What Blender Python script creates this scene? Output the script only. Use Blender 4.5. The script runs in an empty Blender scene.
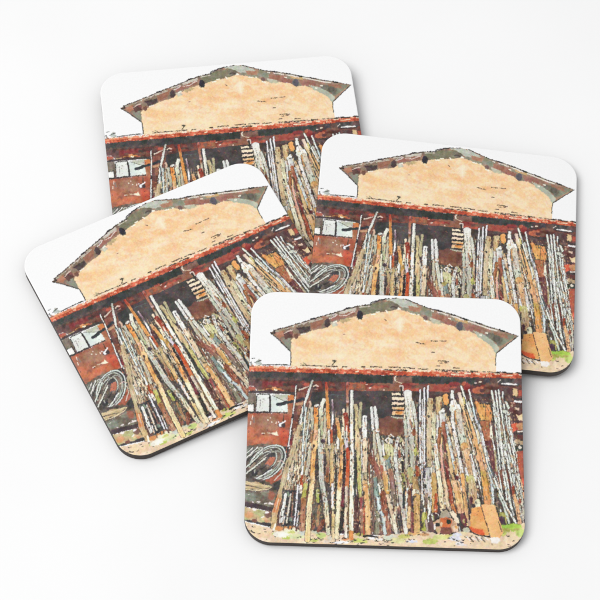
import bpy, bmesh, math
import numpy as np
from mathutils import Matrix, Vector

# ------------------------------------------------------------------ camera
sc = bpy.context.scene
COL = sc.collection
cd = bpy.data.cameras.new("camera")
cam = bpy.data.objects.new("camera", cd)
COL.objects.link(cam)
sc.camera = cam
cd.sensor_width = 36
cd.lens = 2543.34 / 600 * 36
cd.clip_start, cd.clip_end = .05, 50
TILT, DIST, ROLL = .573683, .912306, -.0498464
RT = Matrix.Rotation(TILT, 4, 'X')
cam.matrix_world = Matrix.Translation(RT @ Vector((0, 0, DIST))) @ RT @ Matrix.Rotation(-ROLL, 4, 'Z')

# ------------------------------------------------------------------ light
w = bpy.data.worlds.new("World")
sc.world = w
w.use_nodes = True
w.node_tree.nodes["Background"].inputs[0].default_value = (.985, .99, 1, 1)
w.node_tree.nodes["Background"].inputs[1].default_value = .65


def area(name, loc, target, size, power, col=(1, 1, 1)):
    ld = bpy.data.lights.new(name, 'AREA')
    ld.shape = 'DISK'
    ld.size = size
    ld.energy = power
    ld.color = col
    o = bpy.data.objects.new(name, ld)
    COL.objects.link(o)
    o.location = loc
    o.rotation_euler = (Vector(target) - Vector(loc)).to_track_quat('-Z', 'Y').to_euler()


area("softbox", (-1.15, -.30, 2.2), (0, 0, 0), 2.0, 43.5, (1, .995, .985))
sc.view_settings.view_transform = 'Standard'
sc.view_settings.look = 'None'
sc.view_settings.exposure = 0
sc.view_settings.gamma = 1


# ------------------------------------------------------------------ materials
def mat(name, rough=.5, spec=.5):
    m = bpy.data.materials.new(name)
    m.use_nodes = True
    b = m.node_tree.nodes["Principled BSDF"]
    b.inputs["Roughness"].default_value = rough
    b.inputs["Specular IOR Level"].default_value = spec
    return m, m.node_tree, b


def noise_col(nt, b, c1, c2, scale, detail=4, coord='Object', bump=0, bdist=.0002, stretch=None):
    tc = nt.nodes.new('ShaderNodeTexCoord')
    src = tc.outputs[coord]
    if stretch:
        mp = nt.nodes.new('ShaderNodeMapping')
        mp.inputs['Scale'].default_value = stretch
        nt.links.new(src, mp.inputs[0])
        src = mp.outputs[0]
    n = nt.nodes.new('ShaderNodeTexNoise')
    n.inputs['Scale'].default_value = scale
    n.inputs['Detail'].default_value = detail
    nt.links.new(src, n.inputs['Vector'])
    r = nt.nodes.new('ShaderNodeValToRGB')
    r.color_ramp.elements[0].position = .3
    r.color_ramp.elements[1].position = .7
    r.color_ramp.elements[0].color = (*c1, 1)
    r.color_ramp.elements[1].color = (*c2, 1)
    nt.links.new(n.outputs[0], r.inputs[0])
    nt.links.new(r.outputs[0], b.inputs['Base Color'])
    if bump:
        bp = nt.nodes.new('ShaderNodeBump')
        bp.inputs['Strength'].default_value = bump
        bp.inputs['Distance'].default_value = bdist
        nt.links.new(n.outputs[0], bp.inputs['Height'])
        nt.links.new(bp.outputs[0], b.inputs['Normal'])


m_table, nt, b = mat('white_tabletop', .6, .25)
noise_col(nt, b, (.80, .80, .80), (.83, .83, .83), 9, 3, bump=.05, bdist=.0002)
m_board, nt, b = mat('dark_hardboard', .55, .4)
noise_col(nt, b, (.020, .013, .010), (.040, .027, .021), 900, 4, bump=.3, bdist=.0002, stretch=(1, 1, 3))
m_print, nt, b = mat('printed_gloss_sheet', .45, .22)
at = nt.nodes.new('ShaderNodeVertexColor')
at.layer_name = 'artwork'
# faint paper grain of the print itself
tc = nt.nodes.new('ShaderNodeTexCoord')
gn = nt.nodes.new('ShaderNodeTexNoise')
gn.inputs['Scale'].default_value = 1600
gn.inputs['Detail'].default_value = 2
mr = nt.nodes.new('ShaderNodeMapRange')
mr.inputs['From Min'].default_value = .3
mr.inputs['From Max'].default_value = .7
mr.inputs['To Min'].default_value = .965
mr.inputs['To Max'].default_value = 1.0
vm = nt.nodes.new('ShaderNodeVectorMath')
vm.operation = 'SCALE'
nt.links.new(tc.outputs['Object'], gn.inputs['Vector'])
nt.links.new(gn.outputs[0], mr.inputs[0])
nt.links.new(at.outputs[0], vm.inputs[0])
nt.links.new(mr.outputs[0], vm.inputs['Scale'])
nt.links.new(vm.outputs[0], b.inputs['Base Color'])

# ------------------------------------------------------------------ the artwork
# The picture printed on every coaster: a watercolour of a barn gable with poles leaning on it.
# Painted stroke by stroke on a small canvas (units: X 243..526 across, Y 290..551 down).
S = 3.0
X0, Y0, X1, Y1 = 240, 287, 530, 554
CW, CH = int((X1 - X0) * S), int((Y1 - Y0) * S)
gx, gy = np.meshgrid(X0 + (np.arange(CW) + .5) / S, Y0 + (np.arange(CH) + .5) / S)
cv = np.full((CH, CW, 3), 249.0)
rng = np.random.default_rng(11)


def vnoise(x, y, seed, fx, fy=None):
    """smooth value noise in 0..1 ; fx, fy = cells per unit"""
    fy = fy or fx
    r = np.random.default_rng(seed)
    T = r.random((256, 256))
    u, v = x * fx, y * fy
    iu, iv = np.floor(u).astype(int), np.floor(v).astype(int)
    fu, fv = u - iu, v - iv
    fu, fv = fu * fu * (3 - 2 * fu), fv * fv * (3 - 2 * fv)
    a, b_ = T[iv & 255, iu & 255], T[iv & 255, (iu + 1) & 255]
    c, d = T[(iv + 1) & 255, iu & 255], T[(iv + 1) & 255, (iu + 1) & 255]
    return (a * (1 - fu) + b_ * fu) * (1 - fv) + (c * (1 - fu) + d * fu) * fv


N1 = vnoise(gx, gy, 1, .9)          # fine
N2 = vnoise(gx, gy, 2, .35)         # blotches
N3 = vnoise(gx, gy, 3, .12)         # washes
N4 = vnoise(gx, gy, 4, 1.7)         # grit
FRAY = (N1 - .5) * 1.1 + (N4 - .5) * .7


def win(xa, ya, xb, yb, pad=3):
    i0 = max(0, int((ya - pad - Y0) * S)); i1 = min(CH, int((yb + pad - Y0) * S) + 1)
    j0 = max(0, int((xa - pad - X0) * S)); j1 = min(CW, int((xb + pad - X0) * S) + 1)
    return slice(i0, i1), slice(j0, j1)


def put(sl, a, col):
    a = np.clip(a, 0, 1)[..., None]
    cv[sl] = cv[sl] * (1 - a) + np.asarray(col, float) * a


def wash(sl, col, var=14, var2=12):
    """a colour with watercolour variation"""
    col = np.asarray(col, float)
    v = (N2[sl] - .5)[..., None] * var * 2 + (N3[sl] - .5)[..., None] * var2 * 2 + (N4[sl] - .5)[..., None] * var
    return np.clip(col + v, 0, 252)


def poly_sd(pts, sl):
    """signed distance-ish to polygon, negative inside"""
    x, y = gx[sl], gy[sl]
    d = np.full(x.shape, 1e9)
    ins = np.zeros(x.shape, bool)
    n = len(pts)
    for i in range(n):
        ax, ay = pts[i]; bx, by = pts[(i + 1) % n]
        ex, ey = bx - ax, by - ay
        t = np.clip(((x - ax) * ex + (y - ay) * ey) / (ex * ex + ey * ey + 1e-9), 0, 1)
        d = np.minimum(d, np.hypot(x - ax - t * ex, y - ay - t * ey))
        cr = ((ay > y) != (by > y)) & (x < (bx - ax) * (y - ay) / (by - ay + 1e-12) + ax)
        ins ^= cr
    return np.where(ins, -d, d)


def poly(pts, col, fray=.5, var=14, soft=.35, alpha=1, line=0, lcol=(55, 50, 50), lw=.45, var2=12, col2=None, seed=0):
    xs = [p[0] for p in pts]; ys = [p[1] for p in pts]
    sl = win(min(xs), min(ys), max(xs), max(ys))
    sd = poly_sd(pts, sl) + FRAY[sl] * fray
    c = wash(sl, col, var, var2)
    if col2 is not None:
        k = np.clip((vnoise(gx[sl], gy[sl], 50 + seed, .16) - .5) * 6 + .5, 0, 1)[..., None]
        c = c * (1 - k) + wash(sl, col2, var, var2) * k
    put(sl, (.5 - sd / soft) * alpha, c)
    if line:
        a = (lw - np.abs(sd)) / .35 + .5
        a = a * (vnoise(gx[sl], gy[sl], 77 + seed, .5) < line)
        put(sl, a, lcol)


def rect(x0, y0, x1, y1, col, **k):
    poly([(x0, y0), (x1, y0), (x1, y1), (x0, y1)], col, **k)


def blob(cx, cy, rx, ry, col, fray=.8, **k):
    poly([(cx + rx * math.cos(t), cy + ry * math.sin(t)) for t in np.linspace(0, 2 * math.pi, 13)[:-1]], col, fray=fray, **k)


def stroke(pts, w, cols, fray=.5, var=12, outline=0, ocol=(66, 61, 58), alpha=1, dash=None, seed=0, owid=.42, streak=0):
    """pts polyline; w width or (w0,w1); cols one colour or [(t,colour),...] along its length"""
    xs = [p[0] for p in pts]; ys = [p[1] for p in pts]
    sl = win(min(xs), min(ys), max(xs), max(ys), 6)
    x, y = gx[sl], gy[sl]
    if x.size == 0:
        return
    L = [0]
    for a, b_ in zip(pts, pts[1:]):
        L.append(L[-1] + math.hypot(b_[0] - a[0], b_[1] - a[1]))
    tot = L[-1] + 1e-9
    D = np.full(x.shape, 1e9); T = np.zeros(x.shape); SG = np.zeros(x.shape)
    for i in range(len(pts) - 1):
        ax, ay = pts[i]; bx, by = pts[i + 1]
        ex, ey = bx - ax, by - ay
        l2 = ex * ex + ey * ey + 1e-9
        tr = ((x - ax) * ex + (y - ay) * ey) / l2
        t = np.clip(tr, 0, 1)
        d = np.hypot(x - ax - t * ex, y - ay - t * ey)
        # butt ends
        ov = np.maximum(np.maximum(tr - 1, -tr), 0) * math.sqrt(l2)
        d = d + ov * 1.2
        m = d < D
        D = np.where(m, d, D); T = np.where(m, (L[i] + t * (L[i + 1] - L[i])) / tot, T)
        SG = np.where(m, ((x - ax) * ey - (y - ay) * ex) / math.sqrt(l2), SG)
    w0, w1 = (w, w) if np.isscalar(w) else w
    W = (w0 + (w1 - w0) * T) / 2
    wob = (vnoise(T * tot, T * 0 + seed * 3.7, 200 + seed, .35) - .5) * min(.5, .16 * max(w0, w1))
    e = D - W + FRAY[sl] * fray * (.7 if max(w0, w1) > 2.4 else .42) + wob
    if outline:
        side = vnoise(T * tot, (SG > 0) * 7.0 + seed, 300 + seed, .22)
        a = (owid - np.abs(e - .15)) / .35 + .5
        gate = vnoise(x, y, 700 + seed, .45, .3)
        put(sl, np.where(side < outline, a, 0) * np.clip((gate - .25) * 3, .25, .95) * alpha, ocol)
    if isinstance(cols, list):
        ts = [c[0] for c in cols]
        T2 = np.clip(T + (N2[sl] - .5) * .07, 0, 1)
        c = np.stack([np.interp(T2, ts, [q[1][k] for q in cols]) for k in range(3)], -1)
    else:
        c = np.zeros(x.shape + (3,)) + np.asarray(cols, float)
    c = c + (wash(sl, (0, 0, 0), 0, 0))
    v = (N2[sl] - .5) * var * 2 + (N1[sl] - .5) * var * 1.2
    if streak:
        st = vnoise(SG * 2.2 + seed, T * tot * .08 + seed, 400 + seed, 1)
        v = v - (st > .62) * streak
    c = np.clip(c + v[..., None], 0, 252)
    a = .5 - e / .35
    if dash:
        a = np.where(vnoise(T * tot, T * 0 + seed, 500 + seed, dash[0]) < dash[1], a, 0)
    put(sl, a * alpha, c)


CREAM = (250, 238, 208); WHITE = (243, 243, 236); GW = (216, 218, 208); TAN = (214, 186, 146); PEACH = (246, 196, 146)
ORG = (236, 158, 92); RUST = (192, 92, 58); BRN = (146, 98, 78); DKB = (92, 70, 66); MAR = (116, 62, 64)
OLV = (172, 166, 112); YG = (206, 206, 132); DK = (62, 60, 60); GRG = (160, 166, 154); LIL = (222, 217, 218)

# --- house wall -----------------------------------------------------------
poly([(290.7, 367), (290.5, 338), (300, 333), (320, 327), (345, 320), (365, 314), (392, 309), (405, 311), (422, 316),
      (440, 322), (460, 329), (482, 334), (492, 343), (496.3, 352), (496.3, 373)], (249, 215, 172), fray=.15, var=4, var2=7)
sl = win(291, 305, 496, 373, 0)
x, y = gx[sl], gy[sl]
inside = np.clip(.5 - poly_sd([(291.5, 367), (291.5, 340), (320, 328), (365, 315), (405, 312), (440, 324), (480, 337), (495.5, 352), (495.5, 371)], sl) / 3, 0, 1)
k = (vnoise(x * .8 + y * .5, y - x * .15, 21, .10, .13) + .5 * vnoise(x + y * .7, y, 24, .21, .24)) / 1.5
k2 = (vnoise(x * .7 - y * .4, y, 22, .2, .26) + .6 * vnoise(x - y * .6, y, 25, .42, .46)) / 1.6
up = np.clip((352 - y) / 30, 0, 1)
put(sl, inside * np.clip((k - .42) * 4, 0, .8) * (.35 + .65 * up), (248, 198, 148))
put(sl, inside * np.clip((.47 - k2) * 5, 0, .5), (251, 231, 198))
put(sl, inside * np.clip((k2 - .58) * 4, 0, .4), (246, 196, 134))
put(sl, inside * np.clip((vnoise(x, y, 23, .5) - .7) * 2, 0, .35), (250, 236, 206))
put(sl, inside * np.clip((y - 349) / 10, 0, 1) * np.clip((400 - x) / 50, .25, .8) * .6, (250, 231, 194))
blob(322, 348, 13, 6, (248, 206, 150), var=4, alpha=.35, soft=5, fray=3)
blob(304, 342, 8, 5, (246, 196, 138), var=4, alpha=.5, soft=5, fray=3)
for (bx, by, rx, ry) in ((350, 327, 13, 4), (375, 322, 13, 4), (442, 330, 16, 4), (455, 336, 13, 3), (372, 335, 20, 4), (408, 336, 16, 5), (398, 355, 10, 5), (432, 343, 14, 4)):
    blob(bx, by, rx, ry, (247, 192, 136), var=5, alpha=.4, soft=4, fray=3)
for (bx, by, rx, ry) in ((312, 336, 8, 3), (400, 325, 5, 9), (385, 346, 12, 3), (330, 356, 16, 3), (350, 346, 10, 3)):
    blob(bx, by, rx, ry, (250, 228, 200), var=4, alpha=.55, soft=4, fray=3)
# cracks on the wall
for (a, b_, c, d) in ((431, 341.4, 441, 341.7), (441.5, 341.2, 447, 341.6), (420, 344.3, 425, 344.6), (438, 361.3, 446, 361.5), (440, 363.4, 447.5, 363.4),
                      (445, 362.2, 449, 362.4), (436, 366.4, 440, 366.6), (453, 368.3, 460, 368.6), (416, 343, 419.5, 343.6), (432, 353.2, 436, 353), (343, 335, 345, 335.2), (384.5, 320, 386, 321)):
    stroke([(a, b_), (c, d)], .75, (92, 78, 66), dash=(.6, .78), seed=int(a) % 50, fray=.7)

# --- roof -----------------------------------------------------------------
topL = [(274, 331.2), (287, 327.5), (300, 323.5), (310, 320.2), (322, 316.7), (336, 312.7), (350, 308.6), (360, 306.3), (370, 305.2), (378, 301.5), (385, 299.6), (397, 298.6)]
topR = [(397, 298.6), (405, 299.6), (412, 302), (420, 305.3), (430, 308.8), (441, 311.6), (454.5, 315.4), (466, 319.4), (480, 324.2), (490, 327.4), (504, 331.6), (518.5, 336.4)]
botR = [(503, 348.6), (496.6, 354), (496, 352), (491, 344), (486, 338), (480, 336.5), (470, 331.5), (460, 331), (452, 325.5), (440, 323.2), (430, 322), (421, 317), (414, 313.5), (400, 310.5)]
botL = [(397, 310), (385, 312.4), (378, 313.3), (365, 315), (356, 317), (347, 319.4), (335, 323), (324, 329), (312, 331), (303, 335), (293, 339), (291, 341), (290.8, 352), (288, 350.3), (279, 341), (270.3, 333.6)]
poly(topL + botL, (166, 130, 108), fray=.45, var=14, var2=10, col2=(140, 120, 104), seed=1)
poly(topR + botR, (172, 136, 114), fray=.45, var=14, var2=10, col2=(150, 138, 120), seed=4)
# olive ridge and grey green patches
poly([(360, 307.6), (371, 304.5), (380, 303.2), (392, 302), (399, 304), (400, 309), (390, 310.5), (378, 312.3), (366, 315), (360, 316)], (132, 128, 104), var=12, fray=1)
poly([(384, 300), (398, 299), (408, 300.5), (414, 304), (421, 308), (408, 309.5), (400, 306.5), (394, 302.5)], (196, 200, 186), var=12, fray=1)
poly([(399, 309), (410, 308), (420, 311), (422, 317), (413, 314)], (150, 146, 122), var=12, fray=1)
poly([(408, 306), (420, 307.5), (421, 313), (410, 311)], (176, 128, 104), var=12, fray=.8)
poly([(420, 311), (432, 311.5), (433, 317), (421, 315)], (150, 148, 130), fray=1)
poly([(432, 313), (452, 318), (450, 325), (440, 321), (432, 318)], (164, 112, 92), fray=.8)
poly([(445, 319), (458, 323), (455, 327), (445, 324)], (156, 106, 92), fray=.8)
poly([(455, 318.5), (468, 321), (469, 324), (456, 321)], (206, 170, 120), fray=.6)
poly([(464, 324), (482, 327), (482, 333), (466, 331)], (164, 116, 102), fray=.8)
poly([(430, 318), (440, 321), (442, 325.5), (432, 323.5)], (196, 190, 166), fray=1)
poly([(474, 331), (484, 334), (494, 342), (500, 349), (496.5, 353.5), (490, 345), (478, 337)], (190, 196, 176), fray=1, var=10)
poly([(488, 333), (500, 335), (507, 340), (500, 347.5), (494, 341), (486, 336.5)], (122, 118, 104), fray=.9, var=14)
poly([(505, 333.5), (516, 336.5), (507, 343), (500, 347), (503, 340)], (134, 136, 116), fray=.6, var=10)
poly([(493, 331.5), (508, 335), (509, 339.5), (496, 336)], (158, 116, 96), fray=.8)
poly([(480, 326.6), (492, 330), (492, 333), (481, 330.5)], (164, 126, 106), fray=.7)
poly([(282, 341), (290, 337), (290.6, 351), (286, 348)], (136, 138, 122), fray=.6)
poly([(275, 334), (283, 331), (284, 336.5), (279, 339)], (184, 124, 100), fray=.7)
poly([(283, 333), (292, 331.5), (292.5, 338), (285, 340)], (98, 66, 62), fray=.8)
blob(296, 337, 2.2, 2.8, (126, 88, 76))
blob(291, 333.5, 2, 1.6, (132, 82, 70))
poly([(297, 329), (310, 326.5), (310, 331), (300, 334.5)], (84, 70, 68), fray=.8)
poly([(310, 324), (323, 320), (323, 325), (311, 330)], (164, 114, 92), fray=.7)
poly([(330, 318), (346, 313.5), (355, 312), (354, 316), (340, 319.5), (331, 322)], (158, 106, 90), fray=.8)
poly([(338, 312), (356, 308.5), (356, 311), (340, 315)], (206, 196, 184), fray=.8)
poly([(330, 323.5), (336, 321), (338, 325), (333, 328)], (196, 192, 170), alpha=.8, fray=1)
poly([(338, 320.5), (346, 318.5), (352, 320), (343, 324)], (196, 178, 132), alpha=.8, fray=1)
stroke([(284, 334.2), (288, 331.6), (292, 331)], .9, (226, 206, 190))
stroke([(329, 319.4), (334, 317.5), (337, 315.2)], 1, (226, 220, 214))
stroke([(339, 316), (346, 316.2), (352, 313), (355, 312.3)], .9, (230, 216, 204))
stroke([(296, 327), (310, 322.8), (324, 319), (336, 315)], 1.0, (200, 190, 176), dash=(.35, .7), seed=3)
stroke([(276, 331.6), (290, 328), (300, 325)], 1.1, (170, 150, 130))
for (px, py, l, a) in ((303, 334.8, 5, -.2), (335, 322.6, 4, -.3), (373, 315, 4.5, -.1), (378, 312.5, 4, -.1), (386.5, 312, 1.8, 1.4), (412, 314.5, 4, .3), (418.5, 315, 1.6, .2), (426, 321.5, 4, .4), (450, 319, 2.6, .2), (398, 307.5, 5, .9), (481, 335.6, 2.4, .2), (487, 333.5, 2, .3)):
    stroke([(px - l / 2, py - l / 2 * a), (px + l / 2, py + l / 2 * a)], 1.5, (252, 244, 226))
# rafter ends
for (px, py, rx, ry, c) in ((327, 323.8, 2.9, 4.6, (84, 68, 70)), (359.8, 315.6, 3.3, 5, (62, 58, 66)), (394, 306.6, 5, 3.6, (116, 108, 92)),
                            (428.5, 314, 3.4, 3, (134, 136, 120)), (425.5, 318.3, 2.4, 2.1, (116, 88, 80)), (460, 326.5, 3.7, 4.5, (98, 96, 104)), (497, 339, 3.4, 3.6, (104, 100, 90)), (306, 329.8, 2.4, 2.6, (78, 64, 64))):
    blob(px, py, rx, ry, c, var=10)
stroke([(391, 308), (394, 307), (397, 308.5)], 1.4, (86, 78, 70))
# contour lines
stroke(topL, .75, (70, 64, 62), dash=(.32, .86), seed=5, fray=1.2)
stroke([(p[0], p[1] + 1.4) for p in topL[:9]], .9, (212, 206, 196), dash=(.3, .6), seed=8, fray=1)
stroke([(369.8, 305.6), (371, 303.2), (378, 301), (386, 299.4)], .9, (60, 56, 56))
stroke(topR[1:], .72, (70, 66, 62), dash=(.3, .86), seed=6, fray=1.2)
stroke([(p[0], p[1] + 1.7) for p in topR[4:-1]], 1.2, (238, 230, 218), dash=(.3, .7), seed=9, fray=1)
for a, b_ in (((438, 310.6), (442, 312)), ((451, 314.2), (455, 315.9)), ((463, 318.6), (468, 320.3)), ((476, 322.8), (480, 324.4)), ((500, 330), (505, 332)), ((310, 319.8), (314, 319)), ((346, 309.5), (351, 308.3))):
    stroke([a, b_], 1.4, (44, 42, 44))
stroke([(518.7, 336.3), (503, 348.8), (496.6, 353.9), (496.3, 360), (496.1, 366)], .8, (60, 62, 58), fray=.4)
stroke([(270.3, 333.6), (279, 341), (288, 350.2), (290.6, 352), (290.6, 358), (290.4, 366)], .9, (62, 62, 58), fray=.4)
stroke([(270, 333.4), (274.5, 334.4), (273.5, 331)], 1.1, (70, 56, 52))

# --- eaves band -----------------------------------------------------------
def by(x):
    return (x - 263) * .0262


def band(x0, x1, ya, yb, col, **k):
    n = max(2, int((x1 - x0) / 8))
    xs = np.linspace(x0, x1, n)
    poly([(v, ya + by(v)) for v in xs] + [(v, yb + by(v)) for v in xs[::-1]], col, **k)


for (a, b_, t, u, v, c) in ((255.5, 260.5, 361, 359.3, 361, (186, 194, 184)), (249, 252, 364, 362.6, 364.6, (170, 176, 166)), (257, 262, 364, 361.5, 365, (176, 182, 172))):
    poly([(a, t + 3), ((a + b_) / 2, u), (b_, v), (b_, 366), (a, 366)], c, fray=.7, alpha=.8)
stroke([(251, 359.4), (254.5, 359)], .8, DK); stroke([(249, 363.6), (251, 363)], .9, DK); stroke([(254, 363.5), (259, 361.5), (261, 361.3)], .8, (90, 96, 90))
band(243, 527, 366.8, 373, (216, 96, 62), fray=1.0, var=18, var2=14, col2=(190, 78, 54), seed=2)
band(243, 292, 367, 369.2, (240, 150, 110), fray=1.2, alpha=.7)
band(292, 527, 366.6, 368.3, (238, 170, 132), fray=1.6, alpha=.75)
for (px, l, yy) in ((258, 5, 366.7), (276, 5, 367.3), (287, 3, 367.8), (293, 5, 368), (300, 4, 367), (314, 9, 367), (322, 5, 367.3), (334, 6, 367.6), (345, 4, 367.3), (357, 3, 369.6), (361, 4, 367), (387, 6, 367), (400, 7, 367.3), (410, 4, 367.8), (425, 12, 367.2), (455, 8, 370), (458, 3, 368), (468, 6, 368.4), (478, 4, 368.5), (489, 4, 370.4), (498, 5, 368.3), (510, 6, 369.4), (512, 3, 371.5), (521, 3, 368.4)):
    stroke([(px - l / 2, yy + by(px)), (px + l / 2, yy + by(px) + .2)], (1.7, 1.1), (250, 226, 196), fray=1.3)
for (px, l) in ((505, 6), (490, 5), (463, 5), (447, 4)):
    stroke([(px - l / 2, 369.5 + by(px)), (px + l / 2, 370.3 + by(px))], 1.6, (236, 176, 140), fray=1.2)
stroke([(262, 365.6), (276, 365.4), (290, 365.8)], .8, (64, 58, 56), fray=.3)
stroke([(243, 366.9), (262, 366.6)], .7, (150, 110, 90), dash=(.4, .6))
stroke([(300, 366.2), (312, 366.5), (325, 366.8), (347, 367.6)], 0.8, (84, 74, 66), dash=(.3, .75), seed=12, fray=1.2)
stroke([(303, 363.6), (307, 366.4)], .7, (80, 70, 64)); stroke([(304, 366.2), (300, 364.5)], .5, (110, 100, 90))
stroke([(332, 366), (335.5, 361.3), (332.5, 361.5)], .9, (104, 96, 76), fray=.8); stroke([(333, 361.8), (336, 361.3)], 1.2, (84, 80, 66))
stroke([(355, 367.4), (372, 367.4), (395, 367.6), (417, 369.4), (445, 370.6), (470, 371.6), (497, 372.4), (524, 373.2)], 0.8, (78, 66, 58), dash=(.28, .68), seed=14, fray=1.4)
for a, b_ in ((384, 392), (396, 407), (442, 448), (452, 458), (468, 473), (492, 500), (503, 513), (516, 522)):
    stroke([(a, 367.2 + by(a) * .95), (b_, 367.6 + by(b_) * .95)], 1.1, (58, 52, 48), fray=1.1)
for i in range(60):
    px = 246 + i * 4.65
    yy = 369.6 + by(px) + ((i * 37) % 10) * .2
    stroke([(px, yy), (px + 1.5 + (i * 53 % 7) * .35, yy + .4)], .9 + (i * 29 % 5) * .2, [(236, 150, 112), (168, 70, 50), (240, 176, 140), (150, 66, 50), (228, 122, 84)][i * 7 % 5], fray=1.3, seed=i)
# dark strip + red brown strip
band(243, 527, 372.3, 382, (76, 72, 70), fray=.8, var=12, var2=10, col2=(60, 64, 62), seed=5)
band(243, 300, 378, 380.4, (122, 92, 82), fray=2, alpha=.6, soft=1.5)
band(355, 395, 373, 381, (54, 58, 55), fray=.8, var=8)
band(410, 475, 373.5, 379.6, (58, 62, 58), fray=1, var=12)
band(476, 527, 372.8, 379, (98, 70, 66), fray=1.2, var=16, col2=(74, 72, 74))
band(393, 412, 373.3, 381, (136, 98, 84), fray=1, var=14)
stroke([(396, 376.5), (394.6, 379), (395.6, 381.6)], 1.6, (232, 222, 206)); stroke([(396.5, 382), (402, 384)], 1, (216, 190, 160))
band(243, 527, 380.6, 392.4, (124, 70, 60), fray=.9, var=20, var2=16, col2=(100, 68, 60), seed=7)
band(243, 262, 381.5, 391, (108, 78, 76), fray=1.5, var=12, soft=1)
band(262, 297, 382, 387.5, (146, 66, 64), fray=1.6, var=16, alpha=.85, soft=1)
band(300, 345, 380.6, 391.6, (100, 72, 70), fray=1.5, var=18, col2=(134, 72, 62), seed=9)
band(346, 361, 381, 388.6, (176, 92, 62), fray=.9, var=16)
band(361, 378, 381, 388.6, (156, 78, 64), fray=1, var=16, col2=(164, 104, 74), seed=3)
band(378, 402, 380.6, 388.6, (152, 102, 80), fray=1, var=16)
band(402, 419, 379.8, 389.5, (168, 80, 68), fray=1, var=14, col2=(146, 66, 58), seed=3)
band(428, 450, 380, 391.5, (170, 78, 64), fray=1.2, var=14, col2=(158, 98, 74), seed=6)
band(450, 480, 380, 392, (112, 60, 58), fray=1.4, var=16, col2=(92, 62, 60), seed=3)
band(480, 527, 379, 397, (118, 70, 62), fray=1.4, var=18, col2=(92, 62, 58), seed=8)
poly([(472, 389), (484, 386), (484, 397), (476, 398)], (192, 104, 76), fray=1.4, var=18)
poly([(463, 383), (470, 384), (470, 391), (464, 390)], (158, 64, 60), fray=1.4)
for (a, b_, yy, c) in ((258, 264, 391.2, (198, 170, 120)), (266, 282, 389.8, (214, 140, 72)), (272, 276, 388, (226, 150, 100)), (274, 277, 390.3, CREAM), (280, 284, 390.8, (190, 100, 70))):
    stroke([(a, yy), (b_, yy + .3)], 1.7, c, fray=1.5)
stroke([(247.5, 388), (250, 386.6), (253, 387), (256.5, 391)], .8, (232, 220, 206)); blob(249.5, 389.5, 3, 2.2, (176, 70, 62)); blob(249, 391, 1.1, .9, (240, 200, 186))
stroke([(243, 393), (262, 392.6), (288, 393.5), (300, 393.5)], 2.3, (74, 64, 64), fray=.8, var=10)
for (a, b_, yy) in ((364, 366, 391.4), (369, 371, 388.6), (376.5, 380, 392.2), (382, 387, 392.4), (375, 378, 386.8), (366, 367.5, 385), (358, 359, 392), (383.5, 384.5, 390.4), (475, 477, 383.3), (479, 482, 382.4)):
    stroke([(a, yy), (b_, yy)], 1.2, (240, 222, 204), fray=.8)
stroke([(502, 384.2), (510, 384.4), (517.5, 385)], 1.5, (246, 244, 240), fray=.4); stroke([(501, 385.6), (518, 386.6)], .9, (60, 56, 60))
stroke([(498, 382.6), (501, 380.8)], 1, (220, 200, 190)); stroke([(408, 386.2), (417, 386.6)], .7, (96, 50, 48))

rb = np.random.default_rng(31)
for i in range(46):
    px = rb.uniform(246, 522); yy = rb.uniform(381, 391)
    c_ = [(176, 104, 74), (96, 62, 60), (150, 62, 58), (130, 92, 76), (84, 66, 64), (190, 92, 70)][rb.integers(6)]
    blob(px, yy + by(px) * .6, rb.uniform(2, 7), rb.uniform(.9, 2.4), c_, fray=1.2, soft=.7, alpha=.65, var=14)

# --- shed back wall and left panel ---------------------------------------
poly([(290, 394), (330, 391.5), (402, 391.5), (405, 440), (402, 470), (290, 470)], (82, 72, 72), fray=.5, var=9, col2=(68, 68, 66), seed=2)
poly([(402, 391), (527, 396), (527, 536), (400, 536)], (92, 68, 66), fray=.5, var=16, col2=(74, 68, 66), seed=3)
poly([(282, 450), (402, 440), (402, 536), (270, 530)], (84, 66, 66), fray=.5, var=20, col2=(122, 86, 74), seed=4)
poly([(378.5, 418.5), (383, 419), (387, 416.5), (392, 417.5), (404, 419.5), (405, 434), (396, 437.5), (386, 435.5), (379, 436)], (138, 90, 70), fray=.7, var=12, var2=12, col2=(118, 76, 66), seed=2)
for k_, (a, b_) in enumerate(((393, 396.2), (397.2, 401.2), (402.3, 405.8), (407, 410.3), (411.2, 415.8))):
    poly([(391.6, a), (404.5 - (k_ == 0) * 2, a + .3), (404.2, b_), (391.4, b_)], (250, 226, 194) if k_ < 3 else (244, 204, 156), fray=.5, var=10, line=.8, seed=k_)
stroke([(397, 409.5), (401, 410), (404, 409.5)], 1.3, (226, 150, 84)); blob(399, 413.5, 4, 1.5, (232, 150, 76)); stroke([(396, 413), (399, 412.6)], .9, (150, 84, 44))
stroke([(391, 417), (397, 418.5), (405, 418.5)], 1.2, (200, 200, 180))
stroke([(399.5, 386.5), (403, 386.2), (403, 391.5)], 1.2, (220, 206, 196)); stroke([(401.3, 387.5), (401.4, 396)], 1.7, (48, 46, 48))
for (bx, by_) in ((385, 397), (367, 395), (373, 398), (340, 400)):
    stroke([(bx, by_), (bx + 2, by_ + 1)], 1.1, (134, 96, 82), fray=1)
stroke([(330, 395.6), (344, 395.8)], .8, (96, 110, 116), alpha=.6)

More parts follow.
